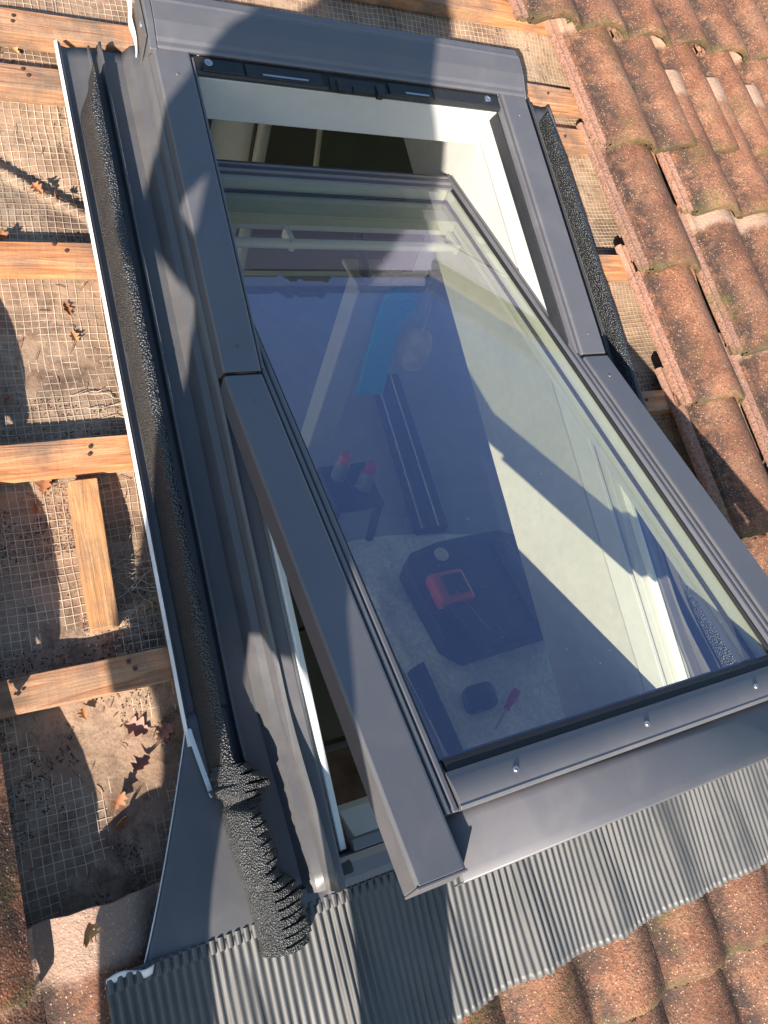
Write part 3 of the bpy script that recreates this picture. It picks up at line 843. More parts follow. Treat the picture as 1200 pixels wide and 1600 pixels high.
# control bar with its clip under the glass
cb = MB().tube([SP(0.245, 0.455, -0.085), SP(mir(0.255), 0.455, -0.085)], 0.0105, 14)
part('control_bar', cb, WHITE, sash, 60)
for x in (0.42, 0.83): part('bar_clip', MB().box((x, 0.445, -0.098), (x + 0.012, 0.4990, -0.072), SP), WHITE, sash, bevel=0.002)
# side covers of the lower half
scov = [(0.1395, -0.042), (0.1405, -0.004), (0.1440, 0.0005), (0.2010, 0.0005), (0.2045, -0.0005), (0.2060, -0.004), (0.2060, -0.014), (0.2030, -0.014), (0.2010, -0.004), (0.1450, -0.004), (0.1425, -0.042)]
for uf in (lambda a: a, mir):
    c = part('side_cover', MB().prism(scov, lambda a, b, t: SP(uf(a), t, b), -0.789, -0.003, 1), METAL, sash, bevel=0.0012)
    screw((uf(0.176), -0.06, 0.0002), 0.0028, c, 's', METAL)
    part('side_cover_end', MB().box((min(uf(0.1400), uf(0.2060)), -0.7925, -0.044), (max(uf(0.1400), uf(0.2060)), -0.7893, 0.0005), SP), METAL, sash, bevel=0.001)
part('pivot_joint', MB().box((0.1450, -0.0025, -0.012), (0.2050, 0.0035, -0.0035), SP), RUBBER, sash)
part('pivot_joint', MB().box((mir(0.2050), -0.0025, -0.012), (mir(0.1450), 0.0035, -0.0035), SP), RUBBER, sash)
# bottom gasket, rail with screws, and curved skirt
part('bottom_gasket', MB().prism([(-0.6640, -0.0162), (-0.6640, -0.0130), (-0.6700, -0.0090), (-0.6810, -0.0090), (-0.6810, -0.0155)], lambda a, b, t: SP(t, a, b), 0.2355, mir(0.2355), 1), RUBBER, sash, bevel=0.0006)
br = [(-0.6815, -0.0150), (-0.6815, -0.0075), (-0.6850, -0.0045), (-0.6930, -0.0015), (-0.7050, 0.0010), (-0.7170, 0.0005), (-0.7225, -0.0015), (-0.7255, -0.0005), (-0.7285, -0.0030), (-0.7285, -0.0120), (-0.7240, -0.0150)]
bo = part('bottom_rail', MB().prism(br, lambda a, b, t: SP(t, a, b), 0.2300, mir(0.2300), 1), METAL, sash, 30, bevel=0.0005)
for x in (0.3200, 0.5430, mir(0.3200)): screw((x, -0.7060, 0.0007), 0.0042, bo, 's')
sk = [(-0.7200, -0.0150), (-0.7400, -0.0150), (-0.7520, -0.0156), (-0.7640, -0.0167), (-0.7760, -0.0182), (-0.7880, -0.0202), (-0.7990, -0.0224), (-0.8005, -0.0232), (-0.8008, -0.0250), (-0.7990, -0.0540)]
part('skirt', MB().prism(sk, lambda a, b, t: SP(t, a, b), 0.2068, mir(0.2068), 1, closed=False), METAL, sash, 40, solid=0.002)

# ------------------------------------------------------------------ reveal and room
LIN_L, LIN_R = 0.2165, mir(0.2165)
rev = thing('window_reveal', None, None, (0.54, 0.3, 0), kind='structure')
RW = -0.283
part('lining_board', MB().box((LIN_R + 0.0030, -0.295, -0.010), (LIN_R + 0.012, 0.9705, 0.0450)), WHITE, rev, bevel=0.002)
part('plaster_cheek', MB().grid(lambda a, b: (LIN_R + 0.0035 + nz(a * 14, b * 4, 3) * 0.0008, -0.36 + 1.415 * a, -0.0115 + (RW + 0.0115) * b), 50, 12).box((LIN_R + 0.006, -0.36, RW), (LIN_R + 0.10, 1.055, -0.0125)).box((LIN_R + 0.0035, 1.0555, RW), (LIN_R + 0.10, 1.26, -0.0700)), PLASTER, rev)
part('plaster_cheek', MB().box((LIN_L - 0.10, -0.36, RW), (LIN_L - 0.037, 1.055, -0.0360)).box((LIN_L - 0.10, 1.0555, RW), (LIN_L - 0.037, 1.26, -0.0700)), PLASTER, rev)
# room: gravity-aligned shell under the roof
FZ = -1.32
ROOMW = plain('dim_board_wall', (0.075, 0.069, 0.056), 0.8, var=0.25, nscale=6)
CEILM = plain('ceiling_board', (0.82, 0.81, 0.78), 0.8, var=0.15, nscale=8)
ROOMPL = plain('room_white_paint', (0.82, 0.81, 0.78), 0.8, var=0.04, nscale=8)
FLOORM = plain('screed_floor', (0.34, 0.335, 0.335), 0.75, var=0.07, nscale=9, bstr=0.3, bdist=0.002)
X0, X1, Y0, Y1 = -1.6, 2.75, -0.62, 2.62
def slab(name, corners, off, mat):
    c = [Vector(p) for p in corners]; o = Vector(off)
    m = MB().add([tuple(p) for p in c] + [tuple(p + o) for p in c], [(0, 1, 2, 3), (7, 6, 5, 4), (0, 4, 5, 1), (1, 5, 6, 2), (2, 6, 7, 3), (3, 7, 4, 0)])
    return single(name, m, mat, kind='structure')
dn = Vector(G(0, 0, -0.1)); 
slab('room_floor', [G(X0, Y0, FZ), G(X1, Y0, FZ), G(X1, Y1, FZ), G(X0, Y1, FZ)], G(0, 0, -0.1), FLOORM)
zc = lambda Y, w: (w + Y * sp_) / cp_
HI = 1.2
slab('room_wall_back', [G(X0, Y1, FZ - 0.1), G(X1, Y1, FZ - 0.1), G(X1, Y1, HI), G(X0, Y1, HI)], G(0, 0.1, 0), ROOMPL)
slab('room_wall_front', [G(X0, Y0, FZ - 0.1), G(X1, Y0, FZ - 0.1), G(X1, Y0, -0.34), G(X0, Y0, -0.34)], G(0, -0.1, 0), ROOMPL)
CLEAR = bpy.data.materials.new('clear_pane'); CLEAR.use_nodes = True
_nt = CLEAR.node_tree; _nt.nodes.clear()
_o = node(_nt, 'ShaderNodeOutputMaterial'); _t = node(_nt, 'ShaderNodeBsdfTransparent'); _t.inputs['Color'].default_value = (0.98, 0.99, 0.98, 1)
_g = node(_nt, 'ShaderNodeBsdfGlossy'); _g.inputs['Roughness'].default_value = 0.0
_m = node(_nt, 'ShaderNodeMixShader'); _m.inputs[0].default_value = 0.05
lk(_nt, _t.outputs[0], _m.inputs[1]); lk(_nt, _g.outputs[0], _m.inputs[2]); lk(_nt, _m.outputs[0], _o.inputs['Surface'])
BOXF = [(0, 1, 2, 3), (7, 6, 5, 4), (0, 4, 5, 1), (1, 5, 6, 2), (2, 6, 7, 3), (3, 7, 4, 0)]
def gable(name, x, d, OY0, OY1, OZ0, OZ1, label):
    """gable wall with an unseen window added to let more daylight into the room"""
    rw = thing(name, None, None, kind='structure')
    quad = lambda qs: MB().add([G(xx, *q) for xx in (x, x + d) for q in qs], BOXF)
    part('wall_pier', quad(((Y0, FZ), (OY0, FZ), (OY0, zc(OY0, RW)), (Y0, zc(Y0, RW)))), ROOMPL, rw)
    part('wall_pier', quad(((OY1, FZ), (Y1, FZ), (Y1, zc(Y1, RW)), (OY1, zc(OY1, RW)))), ROOMPL, rw)
    part('wall_sill', quad(((OY0, FZ), (OY1, FZ), (OY1, OZ0), (OY0, OZ0))), ROOMPL, rw)
    part('wall_head', quad(((OY0, OZ1), (OY1, OZ1), (OY1, zc(OY1, RW)), (OY0, zc(OY0, RW) + 0.001))), ROOMPL, rw)
    gw = thing('added_gable_window', label, 'window', G(x, (OY0 + OY1) / 2, OZ0), kind='thing')  # unseen window, added only to brighten the room
    xa, xb = sorted((x + d * 0.3, x + d * 0.8))
    for a, b in (((xa, OY0 + 0.002, OZ0 + 0.002), (xb, OY0 + 0.05, OZ1 - 0.002)), ((xa, OY1 - 0.05, OZ0 + 0.002), (xb, OY1 - 0.002, OZ1 - 0.002)), ((xa, OY0 + 0.051, OZ0 + 0.002), (xb, OY1 - 0.051, OZ0 + 0.05)), ((xa, OY0 + 0.051, OZ1 - 0.05), (xb, OY1 - 0.051, OZ1 - 0.002))):
        part('added_frame', MB().box(a, b, G), WHITE, gw, bevel=0.004)
    part('added_pane', MB().box((x + d * 0.5 - 0.005, OY0 + 0.045, OZ0 + 0.045), (x + d * 0.5 + 0.005, OY1 - 0.045, OZ1 - 0.045), G), CLEAR, gw)
gable('room_wall_left', X0, -0.1, 0.10, 2.50, -1.26, -0.28, 'added white framed window, out of view, lighting the room from the left gable wall')
gable('room_wall_right', X1, 0.1, 0.10, 2.50, -1.26, -0.28, 'wide added white framed window, out of view, lighting the room from the right gable wall')
ce = thing('ceiling', None, None, (0.54, 0.3, RW), kind='structure')
VA, VB = -1.1, 3.3
for a, b in (((X0, VA, RW - 0.02), (LIN_L - 0.101, VB, RW - 0.001)), ((LIN_R + 0.101, VA, RW - 0.02), (X1, VB, RW - 0.001)), ((LIN_L - 0.101, 1.262, RW - 0.02), (LIN_R + 0.101, VB, RW - 0.001)), ((LIN_L - 0.101, VA, RW - 0.02), (LIN_R + 0.101, -0.361, RW - 0.001))):
    part('ceiling_board', MB().box(a, b), CEILM, ce)
# timber packing that closes the roof build-up around the opening
part('trimmer', MB().box((LIN_L - 0.101, -0.46, RW - 0.02), (mir(LIN_L - 0.101), -0.361, -0.045)), ROOMW, rev)
part('trimmer', MB().box((LIN_L - 0.101, 1.262, RW), (mir(LIN_L - 0.101), 1.34, -0.075)), ROOMW, rev)
part('trimmer', MB().box((LIN_L - 0.150, -0.46, RW), (LIN_L - 0.1015, 1.34, -0.075)), ROOMW, rev)
part('trimmer', MB().box((mir(LIN_L - 0.1015), -0.46, RW), (mir(LIN_L - 0.150), 1.34, -0.075)), ROOMW, rev)

# ------------------------------------------------------------------ things inside the room
def GB(mb, a, b):                       # gravity-aligned box
    return mb.box(a, b, G)
def GS(dx, dy, X, Y, Z):
    return G(X + dx, Y + dy, Z)
def GBS(mb, dx, dy, a, b):
    return mb.box(a, b, lambda x, y, z: G(x + dx, y + dy, z))
def gthing(name, label, cat, X, Y, Z, group=None):
    return thing(name, label, cat, G(X, Y, Z), group)
BLACKPL = plain('black_case_plastic', (0.018, 0.019, 0.022), 0.45, nscale=90, bstr=0.2)
BLUE = plain('blue_plastic', (0.01, 0.46, 0.85), 0.4, var=0.05)
GREYPL = plain('grey_plastic', (0.22, 0.22, 0.23), 0.5)
ORANGE = plain('orange_plastic', (0.75, 0.10, 0.02), 0.4, var=0.08)
RED = plain('red_plastic', (0.55, 0.02, 0.03), 0.4, var=0.08)
PALEWOOD = plain('pale_wood', (0.66, 0.56, 0.40), 0.6, var=0.2, nscale=25)
CREAM = plain('cream_metal', (0.60, 0.56, 0.44), 0.45)
FLEECE = plain('white_fleece', (0.86, 0.86, 0.87), 0.95, var=0.15, nscale=60, bstr=1.0, bdist=0.01)
PANEL = plain('olive_panel', (0.085, 0.08, 0.055), 0.6, var=0.2, nscale=5)
WOODDARK = mat_wood('dark_board_wood', (0.06, 0.035, 0.02), (0.03, 0.018, 0.01), (0.10, 0.06, 0.035))
# white prop post
m = MB(); GB(m, (0.930, 1.275, FZ + 0.002), (1.025, 1.365, -0.335))
po = thing('post', 'white square post standing in the room below the glass', 'post', G(0.98, 1.316, FZ))
part('shaft', m, WHITE, po, bevel=0.006)
part('head_plate', GB(MB(), (0.905, 1.250, -0.334), (1.050, 1.390, -0.318)), WHITE, po, bevel=0.003)
part('black_hose', MB().tube([G(0.95, 1.31, -0.317), G(0.935, 1.31, -0.27), G(0.905, 1.32, -0.23), G(0.90, 1.34, -0.17)], 0.016, 8), RUBBER, po, 50)
# rail with two hooks on the post head
rl = thing('hook_rail', 'cream rail with two flat hooks at the top of the white post', 'rail', G(1.08, 1.27, -0.30))
part('rail_bar', GB(MB(), (0.955, 1.262, -0.316), (1.225, 1.2745 - 0.0, -0.286)), CREAM, rl, bevel=0.004)
for x in (1.020, 1.160):
    hk = MB(); GB(hk, (x, 1.250, -0.2855), (x + 0.040, 1.285, -0.277)); GB(hk, (x, 1.246, -0.335), (x + 0.040, 1.2555, -0.277)); GB(hk, (x + 0.004, 1.247, -0.425), (x + 0.030, 1.252, -0.3355))
    part('hook', hk, CREAM, rl, bevel=0.003)
# blue handle hanging from the first hook
bl = thing('blue_handle', 'bright blue plastic handle hanging from a hook below the glass', 'handle', G(1.07, 1.23, -0.80))
m = MB()
outl = [(1.000, -0.336), (1.030, -0.316), (1.085, -0.318), (1.122, -0.343), (1.132, -0.388), (1.116, -0.428), (1.090, -0.452), (1.105, -0.56), (1.132, -0.780), (1.028, -0.775), (1.012, -0.60), (0.998, -0.42)]
m.prism(outl, lambda a, b, t: G(a, t, b), 1.222, 1.241, 1)
part('grip', m, BLUE, bl, bevel=0.004)
rg = MB(); c0 = (1.085, -0.380)
n = 20; vs = []
for r_, y in ((0.026, 1.2215), (0.026, 1.214), (0.015, 1.214), (0.015, 1.2215)):
    vs += [G(c0[0] + r_ * math.cos(t * 2 * math.pi / n), y, c0[1] + r_ * math.sin(t * 2 * math.pi / n)) for t in range(n)]
rg.add(vs, [(j * n + t, j * n + (t + 1) % n, ((j + 1) % 4) * n + (t + 1) % n, ((j + 1) % 4) * n + t) for j in range(4) for t in range(n)])
part('eyelet', rg, BLUE, bl, 40)
# wooden bob on a cord from the second hook
bb = thing('wooden_bob', 'pale wooden bob hanging on a cord beside the blue handle', 'bob', G(1.19, 1.23, -0.64))
def lathe(prof, X, Y, Z, seg=16):
    mm = MB(); k = len(prof)
    vs = [G(X + r * math.cos(t * 2 * math.pi / seg), Y + r * math.sin(t * 2 * math.pi / seg), Z + z) for r, z in prof for t in range(seg)]
    fs = [(j * seg + t, j * seg + (t + 1) % seg, (j + 1) * seg + (t + 1) % seg, (j + 1) * seg + t) for j in range(k - 1) for t in range(seg)]
    fs += [tuple(range(seg))[::-1], tuple((k - 1) * seg + t for t in range(seg))]
    return mm.add(vs, fs)
part('body', lathe([(0.030, 0.0), (0.046, 0.006), (0.054, 0.04), (0.052, 0.095), (0.040, 0.132), (0.018, 0.148), (0.004, 0.15)], 1.196, 1.230, -0.640, 18), PALEWOOD, bb, 50)
part('cord', MB().tube([G(1.196, 1.230, -0.491), G(1.192, 1.235, -0.42), G(1.182, 1.240, -0.345)], 0.003, 6), PALEWOOD, bb)
# fleece sheet on the floor
def fleece(a, b):
    X = 1.02 + 0.98 * a + 0.03 * math.sin(b * 5) ; Y = -0.22 + 1.13 * b + 0.05 * math.sin(a * 4 + 1) * b
    ed = min(a, 1 - a, b, 1 - b)
    z = 0.004 + 0.022 * sst(0, 0.03, ed) + nz(a * 9, b * 9, 1) * 0.010 * sst(0, 0.04, ed) + nz(a * 60, b * 60, 2) * 0.006 * sst(0, 0.04, ed)
    return G(X, Y, FZ + z)
single('fleece_sheet', MB().grid(fleece, 70, 80), FLEECE, 'white fleece sheet spread on the floor under the tools', 'sheet', G(1.5, 0.3, FZ), smooth=60)
# tool case with a drill on it
tcx = thing('tool_case', 'black plastic tool case lying on the white fleece sheet', 'tool case', GS(-0.06, -0.07, 1.5, 0.62, FZ + 0.03))
cs = [(1.215, 0.80), (1.26, 0.86), (1.40, 0.89), (1.70, 0.90), (1.78, 0.85), (1.80, 0.50), (1.74, 0.42), (1.30, 0.40), (1.235, 0.47)]
part('shell', MB().prism(cs, lambda a, b, t: GS(-0.06, -0.07, a, b, t), FZ + 0.035, FZ + 0.125, 1), BLACKPL, tcx, bevel=0.012)
part('lid_rib', GBS(MB(), -0.06, -0.07, (1.62, 0.47, FZ + 0.1255), (1.70, 0.84, FZ + 0.136)), BLACKPL, tcx, bevel=0.004)
part('round_badge', lathe([(0.030, 0.0), (0.030, 0.004), (0.022, 0.006)], 1.385 + (-0.06), 0.825 + (-0.07), FZ + 0.1255, 18), CREAM, tcx)
dr = thing('cordless_drill', 'orange and black cordless drill lying on the black tool case', 'drill', GS(-0.13, -0.08, 1.42, 0.62, FZ + 0.13))
part('body', GBS(MB(), -0.13, -0.08, (1.325, 0.60, FZ + 0.127), (1.475, 0.735, FZ + 0.185)), ORANGE, dr, bevel=0.016)
part('grip', MB().prism([(1.345, 0.60), (1.430, 0.60), (1.470, 0.47), (1.400, 0.45)], lambda a, b, t: GS(-0.13, -0.08, a, b, t), FZ + 0.130, FZ + 0.175, 1), BLACKPL, dr, bevel=0.01)
part('side_panel', GBS(MB(), -0.13, -0.08, (1.365, 0.628, FZ + 0.1855), (1.455, 0.712, FZ + 0.192)), BLACKPL, dr, bevel=0.003)
part('battery', MB().prism([(1.385, 0.4495), (1.490, 0.475), (1.51, 0.415), (1.40, 0.39)], lambda a, b, t: GS(-0.13, -0.08, a, b, t), FZ + 0.128, FZ + 0.190, 1), BLACKPL, dr, bevel=0.006)
# pouch
pc = thing('belt_pouch', 'small rounded black pouch on the sheet left of a screwdriver', 'pouch', G(1.245, 0.197, FZ + 0.03))
def pouch(a, b):
    th, ph = a * 2 * math.pi, (b - 0.5) * math.pi
    sg = lambda x, e: math.copysign(abs(x) ** e, x)
    x = 0.068 * sg(math.cos(th), 0.5) * sg(math.cos(ph), 0.6); y = 0.050 * sg(math.sin(th), 0.5) * sg(math.cos(ph), 0.6); z = 0.022 * sg(math.sin(ph), 0.7)
    return G(1.245 + x + 0.01 * y / 0.05, 0.197 + y, FZ + 0.055 + z + (0.003 * math.sin(y * 200) if z > 0.015 else 0))
part('shell', MB().grid(pouch, 28, 14), BLACKPL, pc, 60)
part('flap', GB(MB(), (1.195, 0.190, FZ + 0.0765), (1.295, 0.196, FZ + 0.0800)), RUBBER, pc)
# screwdriver
sd = thing('screwdriver', 'red handled screwdriver lying on the white sheet', 'screwdriver', G(1.33, 0.14, FZ + 0.03))
P0, P1 = Vector((1.405, 0.188, FZ + 0.052)), Vector((1.252, 0.078, FZ + 0.044))
L = lambda t: G(*(P0 + (P1 - P0) * t))
part('handle', MB().tube([L(0), L(0.03), L(0.12), L(0.3), L(0.42), L(0.48)], [0.010, 0.015, 0.016, 0.0145, 0.010, 0.012], 10), RED, sd, 50)
part('shaft', MB().tube([L(0.48), L(1.0)], 0.0038, 8), STEEL, sd, 50)
# stool with two bottles
st = thing('step_stool', 'small black step stool standing beside the white post', 'stool', GS(-0.19, -0.225, 1.22, 1.27, FZ))
part('seat', GBS(MB(), -0.19, -0.225, (1.105, 1.16, -1.085), (1.305, 1.37, -1.060)), BLACKPL, st, bevel=0.006)
for x in (1.115, 1.285):
    for y in (1.17, 1.35):
        lx = 0.03 if x > 1.2 else -0.03
        part('leg', MB().add([GS(-0.19, -0.225, x + dx, y + dy, -1.086) for dx, dy in ((-.012, -.012), (.012, -.012), (.012, .012), (-.012, .012))] + [GS(-0.19, -0.225, x + lx + dx, y + dy, FZ + 0.002) for dx, dy in ((-.012, -.012), (.012, -.012), (.012, .012), (-.012, .012))], [(0, 1, 2, 3), (7, 6, 5, 4), (0, 4, 5, 1), (1, 5, 6, 2), (2, 6, 7, 3), (3, 7, 4, 0)]), BLACKPL, st)
for x, y, mt, lab in ((1.165, 1.31, ORANGE, 'small white bottle with an orange cap on the stool'), (1.245, 1.25, RED, 'small white bottle with a red cap on the stool')):
    bt = thing('bottle', lab, 'bottle', GS(-0.19, -0.225, x, y, -1.06), 'bottles on the stool')
    part('body', lathe([(0.026, 0.0), (0.029, 0.005), (0.029, 0.07), (0.020, 0.085), (0.016, 0.09)], x + (-0.19), y + (-0.225), -1.0595), GREYPL, bt, 50)
    part('cap', lathe([(0.021, 0.0), (0.022, 0.004), (0.020, 0.035), (0.010, 0.040)], x + (-0.19), y + (-0.225), -0.969), mt, bt, 50)
# dark rail on the floor leading to the sheet
fr2 = thing('floor_rail', 'long black floor rail with pale lines running to the white sheet', 'rail', G(1.45, 1.35, FZ))
def fl_(a, b, z): 
    return G(1.335 + 0.145 * b + 0.155 * a, 0.93 + 0.90 * a, FZ + z)
part('rail_body', MB().add([fl_(0, 0, .003), fl_(0, 1, .003), fl_(1, 1, .003), fl_(1, 0, .003), fl_(0, 0, .04), fl_(0, 1, .04), fl_(1, 1, .04), fl_(1, 0, .04)], [(0, 3, 2, 1), (4, 5, 6, 7), (0, 1, 5, 4), (1, 2, 6, 5), (2, 3, 7, 6), (3, 0, 4, 7)]), BLACKPL, fr2, bevel=0.003)
for q in (0.12, 0.66):
    part('rail_line', MB().add([fl_(0.01, q, .0405), fl_(0.01, q + 0.03, .0405), fl_(0.99, q + 0.03, .0405), fl_(0.99, q, .0405), fl_(0.01, q, .045), fl_(0.01, q + 0.03, .045), fl_(0.99, q + 0.03, .045), fl_(0.99, q, .045)], [(0, 3, 2, 1), (4, 5, 6, 7), (0, 1, 5, 4), (1, 2, 6, 5), (2, 3, 7, 6), (3, 0, 4, 7)]), CEILM, fr2)
# lath at the lower end of the sheet
single('lath', MB().add([G(*p) for p in ((1.03, 0.36, FZ + .03), (1.10, 0.38, FZ + .03), (1.10, 0.02, FZ + .03), (1.05, 0.0, FZ + .03), (1.03, 0.36, FZ + .055), (1.10, 0.38, FZ + .055), (1.10, 0.02, FZ + .055), (1.05, 0.0, FZ + .055))], [(0, 1, 2, 3), (7, 6, 5, 4), (0, 4, 5, 1), (1, 5, 6, 2), (2, 6, 7, 3), (3, 7, 4, 0)]), BLACKPL, 'dark flat lath on the white sheet near the sash bottom corner', 'lath', G(1.07, 0.2, FZ), bevel=0.003)
for k, (x0, x1, y0, y1, z, lab) in enumerate(((0.42, 0.93, 0.62, 1.22, 0.03, 'dark board on the floor at the upper end of the side gap'), (0.40, 0.88, 0.20, 0.60, 0.05, 'dark grey board on the floor in the middle of the side gap'), (0.38, 0.98, -0.34, 0.17, 0.03, 'dark brown board on the floor just above the white sill'))):
    single('dark_board', GB(MB(), (x0, y0, FZ + 0.002), (x1, y1, FZ + z)), (ROOMW, PANEL, WOODDARK)[k], lab, 'board', G((x0 + x1) / 2, (y0 + y1) / 2, FZ), 'dark boards on the room floor', bevel=0.004)
# back wall panels and poles seen through the gap above the sash
for x0, x1, mt, lab in ((0.10, 0.83, ROOMW, 'dark wall panel at the back of the room, left one in the gap'), (1.02, 2.05, PANEL, 'olive wall panel at the back of the room behind the white pole')):
    single('wall_panel', GB(MB(), (x0, Y1 - 0.03, FZ + 0.05), (x1, Y1 - 0.004, 0.45)), mt, lab, 'panel', G((x0 + x1) / 2, Y1, FZ), bevel=0.004)
single('pole', MB().tube([G(0.98, 2.40, FZ), G(0.98, 2.40, 0.55)], 0.026, 14), WHITE, 'white upright pole seen in the gap above the sash', 'pole', G(0.98, 2.4, FZ), smooth=50)
single('rod', MB().tube([G(1.16, 2.45, 0.2), G(1.30, 2.45, -0.9)], 0.012, 10), CREAM, 'thin slanting rod seen in the gap above the sash', 'rod', G(1.2, 2.45, -0.3), smooth=50)

# ------------------------------------------------------------------ dead leaves and grit on the underlay
LEAFS = [plain('dry_leaf_%d' % i, c, 0.7, var=0.35, nscale=60, bstr=0.4, bdist=0.002) for i, c in enumerate(((0.30, 0.12, 0.05), (0.42, 0.22, 0.09), (0.36, 0.17, 0.13), (0.22, 0.10, 0.06)))]
def leaf_mesh(seed, L=0.034):
    rr = random.Random(seed); m = MB(); n = 14
    pts = []
    for i in range(n + 1):
        t = i / n
        wdt = 0.34 * math.sin(math.pi * min(1, t * 0.95 + 0.03)) ** 0.8 * (1 + 0.42 * math.sin(t * 19 + rr.random())) 
        pts.append((t * L, wdt * L * rr.uniform(0.85, 1.1), wdt * L * rr.uniform(0.85, 1.1)))
    vs = []
    cu = rr.uniform(0.4, 1.1); bend = rr.uniform(-0.3, 0.6)
    for x, a, b in pts:
        z = bend * x * x / L * 0.9
        vs += [(x, a, z + cu * a), (x, a * 0.4, z + cu * a * 0.25), (x, 0, z), (x, -b * 0.4, z + cu * b * 0.25), (x, -b, z + cu * b)]
    m.add(vs, [(i * 5 + j, i * 5 + j + 1, i * 5 + j + 6, i * 5 + j + 5) for i in range(n) for j in range(4)])
    m.tube([(-0.3 * L, 0, 0.002), (0, 0, 0.0)], 0.0006, 4)
    me = m.mesh('leaf', (0, 0, 0), 70)
    return me
LM = [leaf_mesh(i, L) for i, L in enumerate((0.032, 0.038, 0.028, 0.034))]
def leaf(u, v, rz, mi=None, sc=1.0, label='small dry brown leaf lying on the dirty roof underlay', w=None, group='dry leaves on the underlay'):
    me = LM[random.randrange(4)].copy(); me.materials.append(LEAFS[random.randrange(4) if mi is None else mi])
    o = bpy.data.objects.new('dry_leaf', me); COL.objects.link(o)
    o.matrix_world = T @ Matrix.Translation((u, v, (under_w(u, v) if w is None else w) + 0.005)) @ Matrix.Rotation(rz, 4, 'Z') @ Matrix.Rotation(random.uniform(-0.7, 0.7), 4, 'X') @ Matrix.Rotation(random.uniform(-0.5, 0.1), 4, 'Y') @ Matrix.Scale(sc * 0.72, 4)
    tag(o, label, 'leaf', group)
for k, (u, v, rz, mi, sc) in enumerate(((-0.05, 0.575, 2.0, 0, 1.1), (-0.052, 0.545, 5.0, 1, 0.8), (-0.135, 0.275, 1.2, 0, 1.2), (-0.150, 0.260, 4.4, 3, 1.0), (-0.045, -0.115, 2.6, 2, 1.5), (-0.030, -0.130, 0.6, 2, 1.3), (-0.050, -0.150, 4.0, 2, 1.2),
        (-0.110, -0.210, 1.0, 0, 1.3), (-0.095, -0.225, 3.0, 1, 1.0), (-0.060, 0.80, 2.2, 0, 1.0), (-0.04, 0.795, 4.0, 0, 0.8), (-0.08, 1.09, 0.3, 0, 1.1), (-0.06, 1.075, 2.2, 1, 1.0), (-0.11, 1.08, 4.0, 0, 1.0), (-0.15, 0.70, 0.5, 0, 1.0), (-0.14, -0.045, 2.0, 1, 0.9), (-0.13, -0.06, 5.0, 1, 0.8), (-0.17, 0.42, 1.0, 3, 0.8))):
    bay = 'below the lowest batten' if v < -0.02 else 'between the lowest batten and the offcut top' if v < 0.33 else 'in the bay above the offcut' if v < 0.68 else 'near the diagonal underlay fold' if v < 1.0 else 'beside the top end of the flashing'
    leaf(u, v, rz, mi, sc, ('dry rust brown leaf', 'dry yellowish leaf', 'dry pinkish brown leaf', 'dry dark brown leaf')[mi] + ' on the underlay ' + bay)
leaf(-0.178, -0.352, 1.9, 1, 1.3, 'yellow dry leaf lying on the bare tile at the lower left corner', 0.050, None)
gr = MB()
random.seed(5)
for k in range(42000):
    if random.random() < 0.75: u, v = random.uniform(-0.30, -0.002), random.uniform(-0.36, 1.30)
    else: u, v = random.uniform(1.06, 1.27), random.uniform(0.1, 1.32)
    d = nz(u * 7, v * 7, 20.0) + 0.5 * nz(u * 23, v * 23, 4.0)
    near = min(abs(v - 0.012 - x) for x in (0.0, 0.34, 0.68, 1.02)) < 0.025
    if d < 0.20 and not (near and random.random() < 0.6): continue
    crumb(gr, (u, v, under_w(u, v) + 0.0006), random.choice((0.0007, 0.0008, 0.0009, 0.0010, 0.0012, 0.0014, 0.0020)), 0.6)
for k in range(150):
    a = random.uniform(0, 6.28); u, v = random.uniform(-0.26, 0.0), random.uniform(-0.3, 1.2); l = random.uniform(0.006, 0.02)
    w = under_w(u, v) + 0.0025
    gr.tube([(u, v, w), (u + l * math.cos(a) * 0.5, v + l * math.sin(a) * 0.5, w + 0.001), (u + l * math.cos(a), v + l * math.sin(a) * 1.1, w)], 0.0005, 4)
single('roof_grit', gr, DIRT, 'dark dirt crumbs and twigs scattered over the roof underlay', 'debris', (0, 0.4, -0.05), kind='stuff')

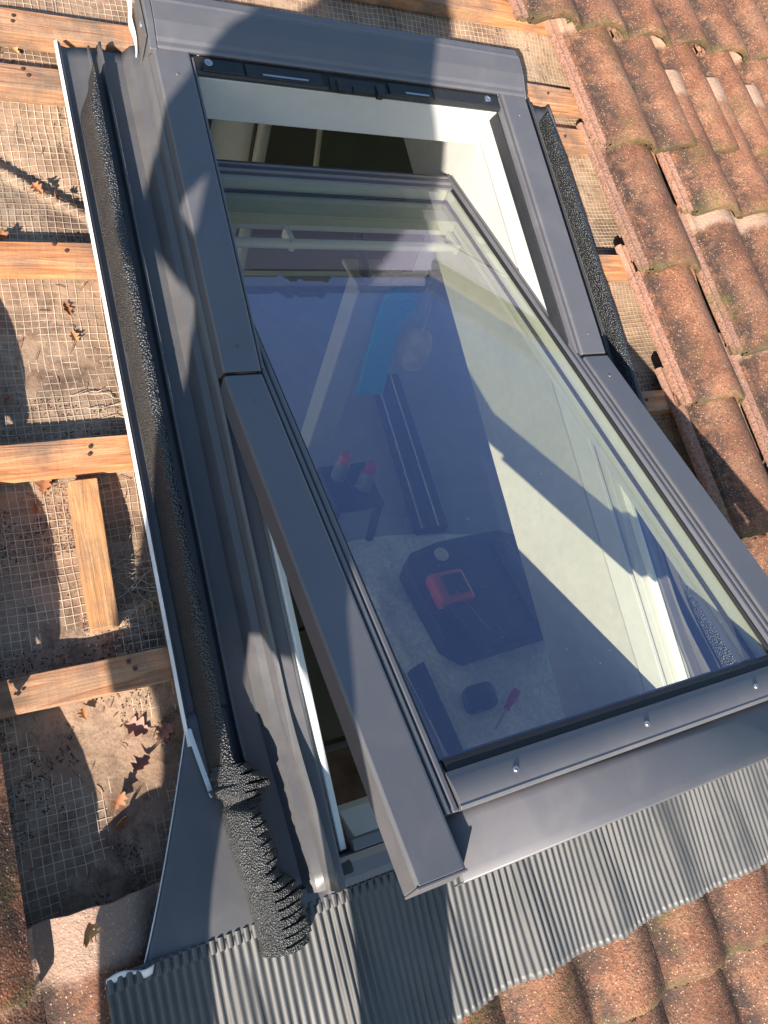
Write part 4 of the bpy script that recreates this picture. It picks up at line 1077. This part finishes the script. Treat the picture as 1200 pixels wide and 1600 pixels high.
# ------------------------------------------------------------------ the photographer, who stands outside the frame and shades the window
def shade_pt(us, vs, c):                # point at height c over the roof whose shadow falls at (us, vs)
    return Vector((us - c / 0.87, vs - c / 0.87, c))
PB = shade_pt(0.15, 0.0, 0.62)
joints = {'pelvis': ((0.23, 0.24, 0.68), 0.12), 'waist': ((0.34, 0.52, 0.88), 0.16), 'chest': ((0.56, 1.00, 1.12), 0.19), 'neck': ((0.72, 1.46, 1.30), 0.065), 'head': ((0.80, 1.62, 1.37), 0.09), 'crown': ((0.87, 1.78, 1.44), 0.085),
          'hip_r': ((0.39, 0.10, 0.60), 0.090), 'knee_r': ((0.310, -0.42, 0.36), 0.060), 'ankle_r': ((0.20, -1.05, 0.13), 0.05), 'toe_r': ((0.24, -0.98, 0.07), 0.035),
          'hip_l': ((0.06, 0.14, 0.60), 0.080), 'knee_l': ((-0.045, -0.35, 0.36), 0.056), 'ankle_l': ((-0.08, -1.05, 0.13), 0.045), 'toe_l': ((-0.04, -0.98, 0.07), 0.035),
          'sh_l': ((0.46, 1.16, 1.22), 0.085), 'elbow_l': ((0.12, 0.74, 0.95), 0.05), 'hand_l': ((0.28, 0.62, 0.95), 0.04),
          'sh_r': ((0.76, 1.20, 1.20), 0.085), 'elbow_r': ((0.86, 1.48, 1.14), 0.05), 'hand_r': ((1.06, 1.60, 1.24), 0.04)}
names_j = list(joints)
bones = [('pelvis', 'waist'), ('waist', 'chest'), ('chest', 'neck'), ('neck', 'head'), ('head', 'crown'), ('pelvis', 'hip_r'), ('hip_r', 'knee_r'), ('knee_r', 'ankle_r'), ('ankle_r', 'toe_r'), ('pelvis', 'hip_l'), ('hip_l', 'knee_l'), ('knee_l', 'ankle_l'), ('ankle_l', 'toe_l'), ('chest', 'sh_l'), ('sh_l', 'elbow_l'), ('elbow_l', 'hand_l'), ('chest', 'sh_r'), ('sh_r', 'elbow_r'), ('elbow_r', 'hand_r')]
me = bpy.data.meshes.new('person')
me.from_pydata([shade_pt(*joints[j][0]) - PB for j in names_j], [(names_j.index(a), names_j.index(b)) for a, b in bones], [])
pers = bpy.data.objects.new('person', me); COL.objects.link(pers)
pers.matrix_world = T @ Matrix.Translation(PB)
sk_ = pers.modifiers.new('skin', 'SKIN')
for i, j in enumerate(names_j):
    r = joints[j][1]; me.skin_vertices[0].data[i].radius = (r, r)
    me.skin_vertices[0].data[i].use_root = (j == 'pelvis')
ss_ = pers.modifiers.new('sub', 'SUBSURF'); ss_.levels = 2; ss_.render_levels = 2
me.materials.append(plain('navy_workwear', (0.03, 0.035, 0.05), 0.85, var=0.3, nscale=60))
tag(pers, 'person in dark clothes leaning over the roof beside the window', 'person')
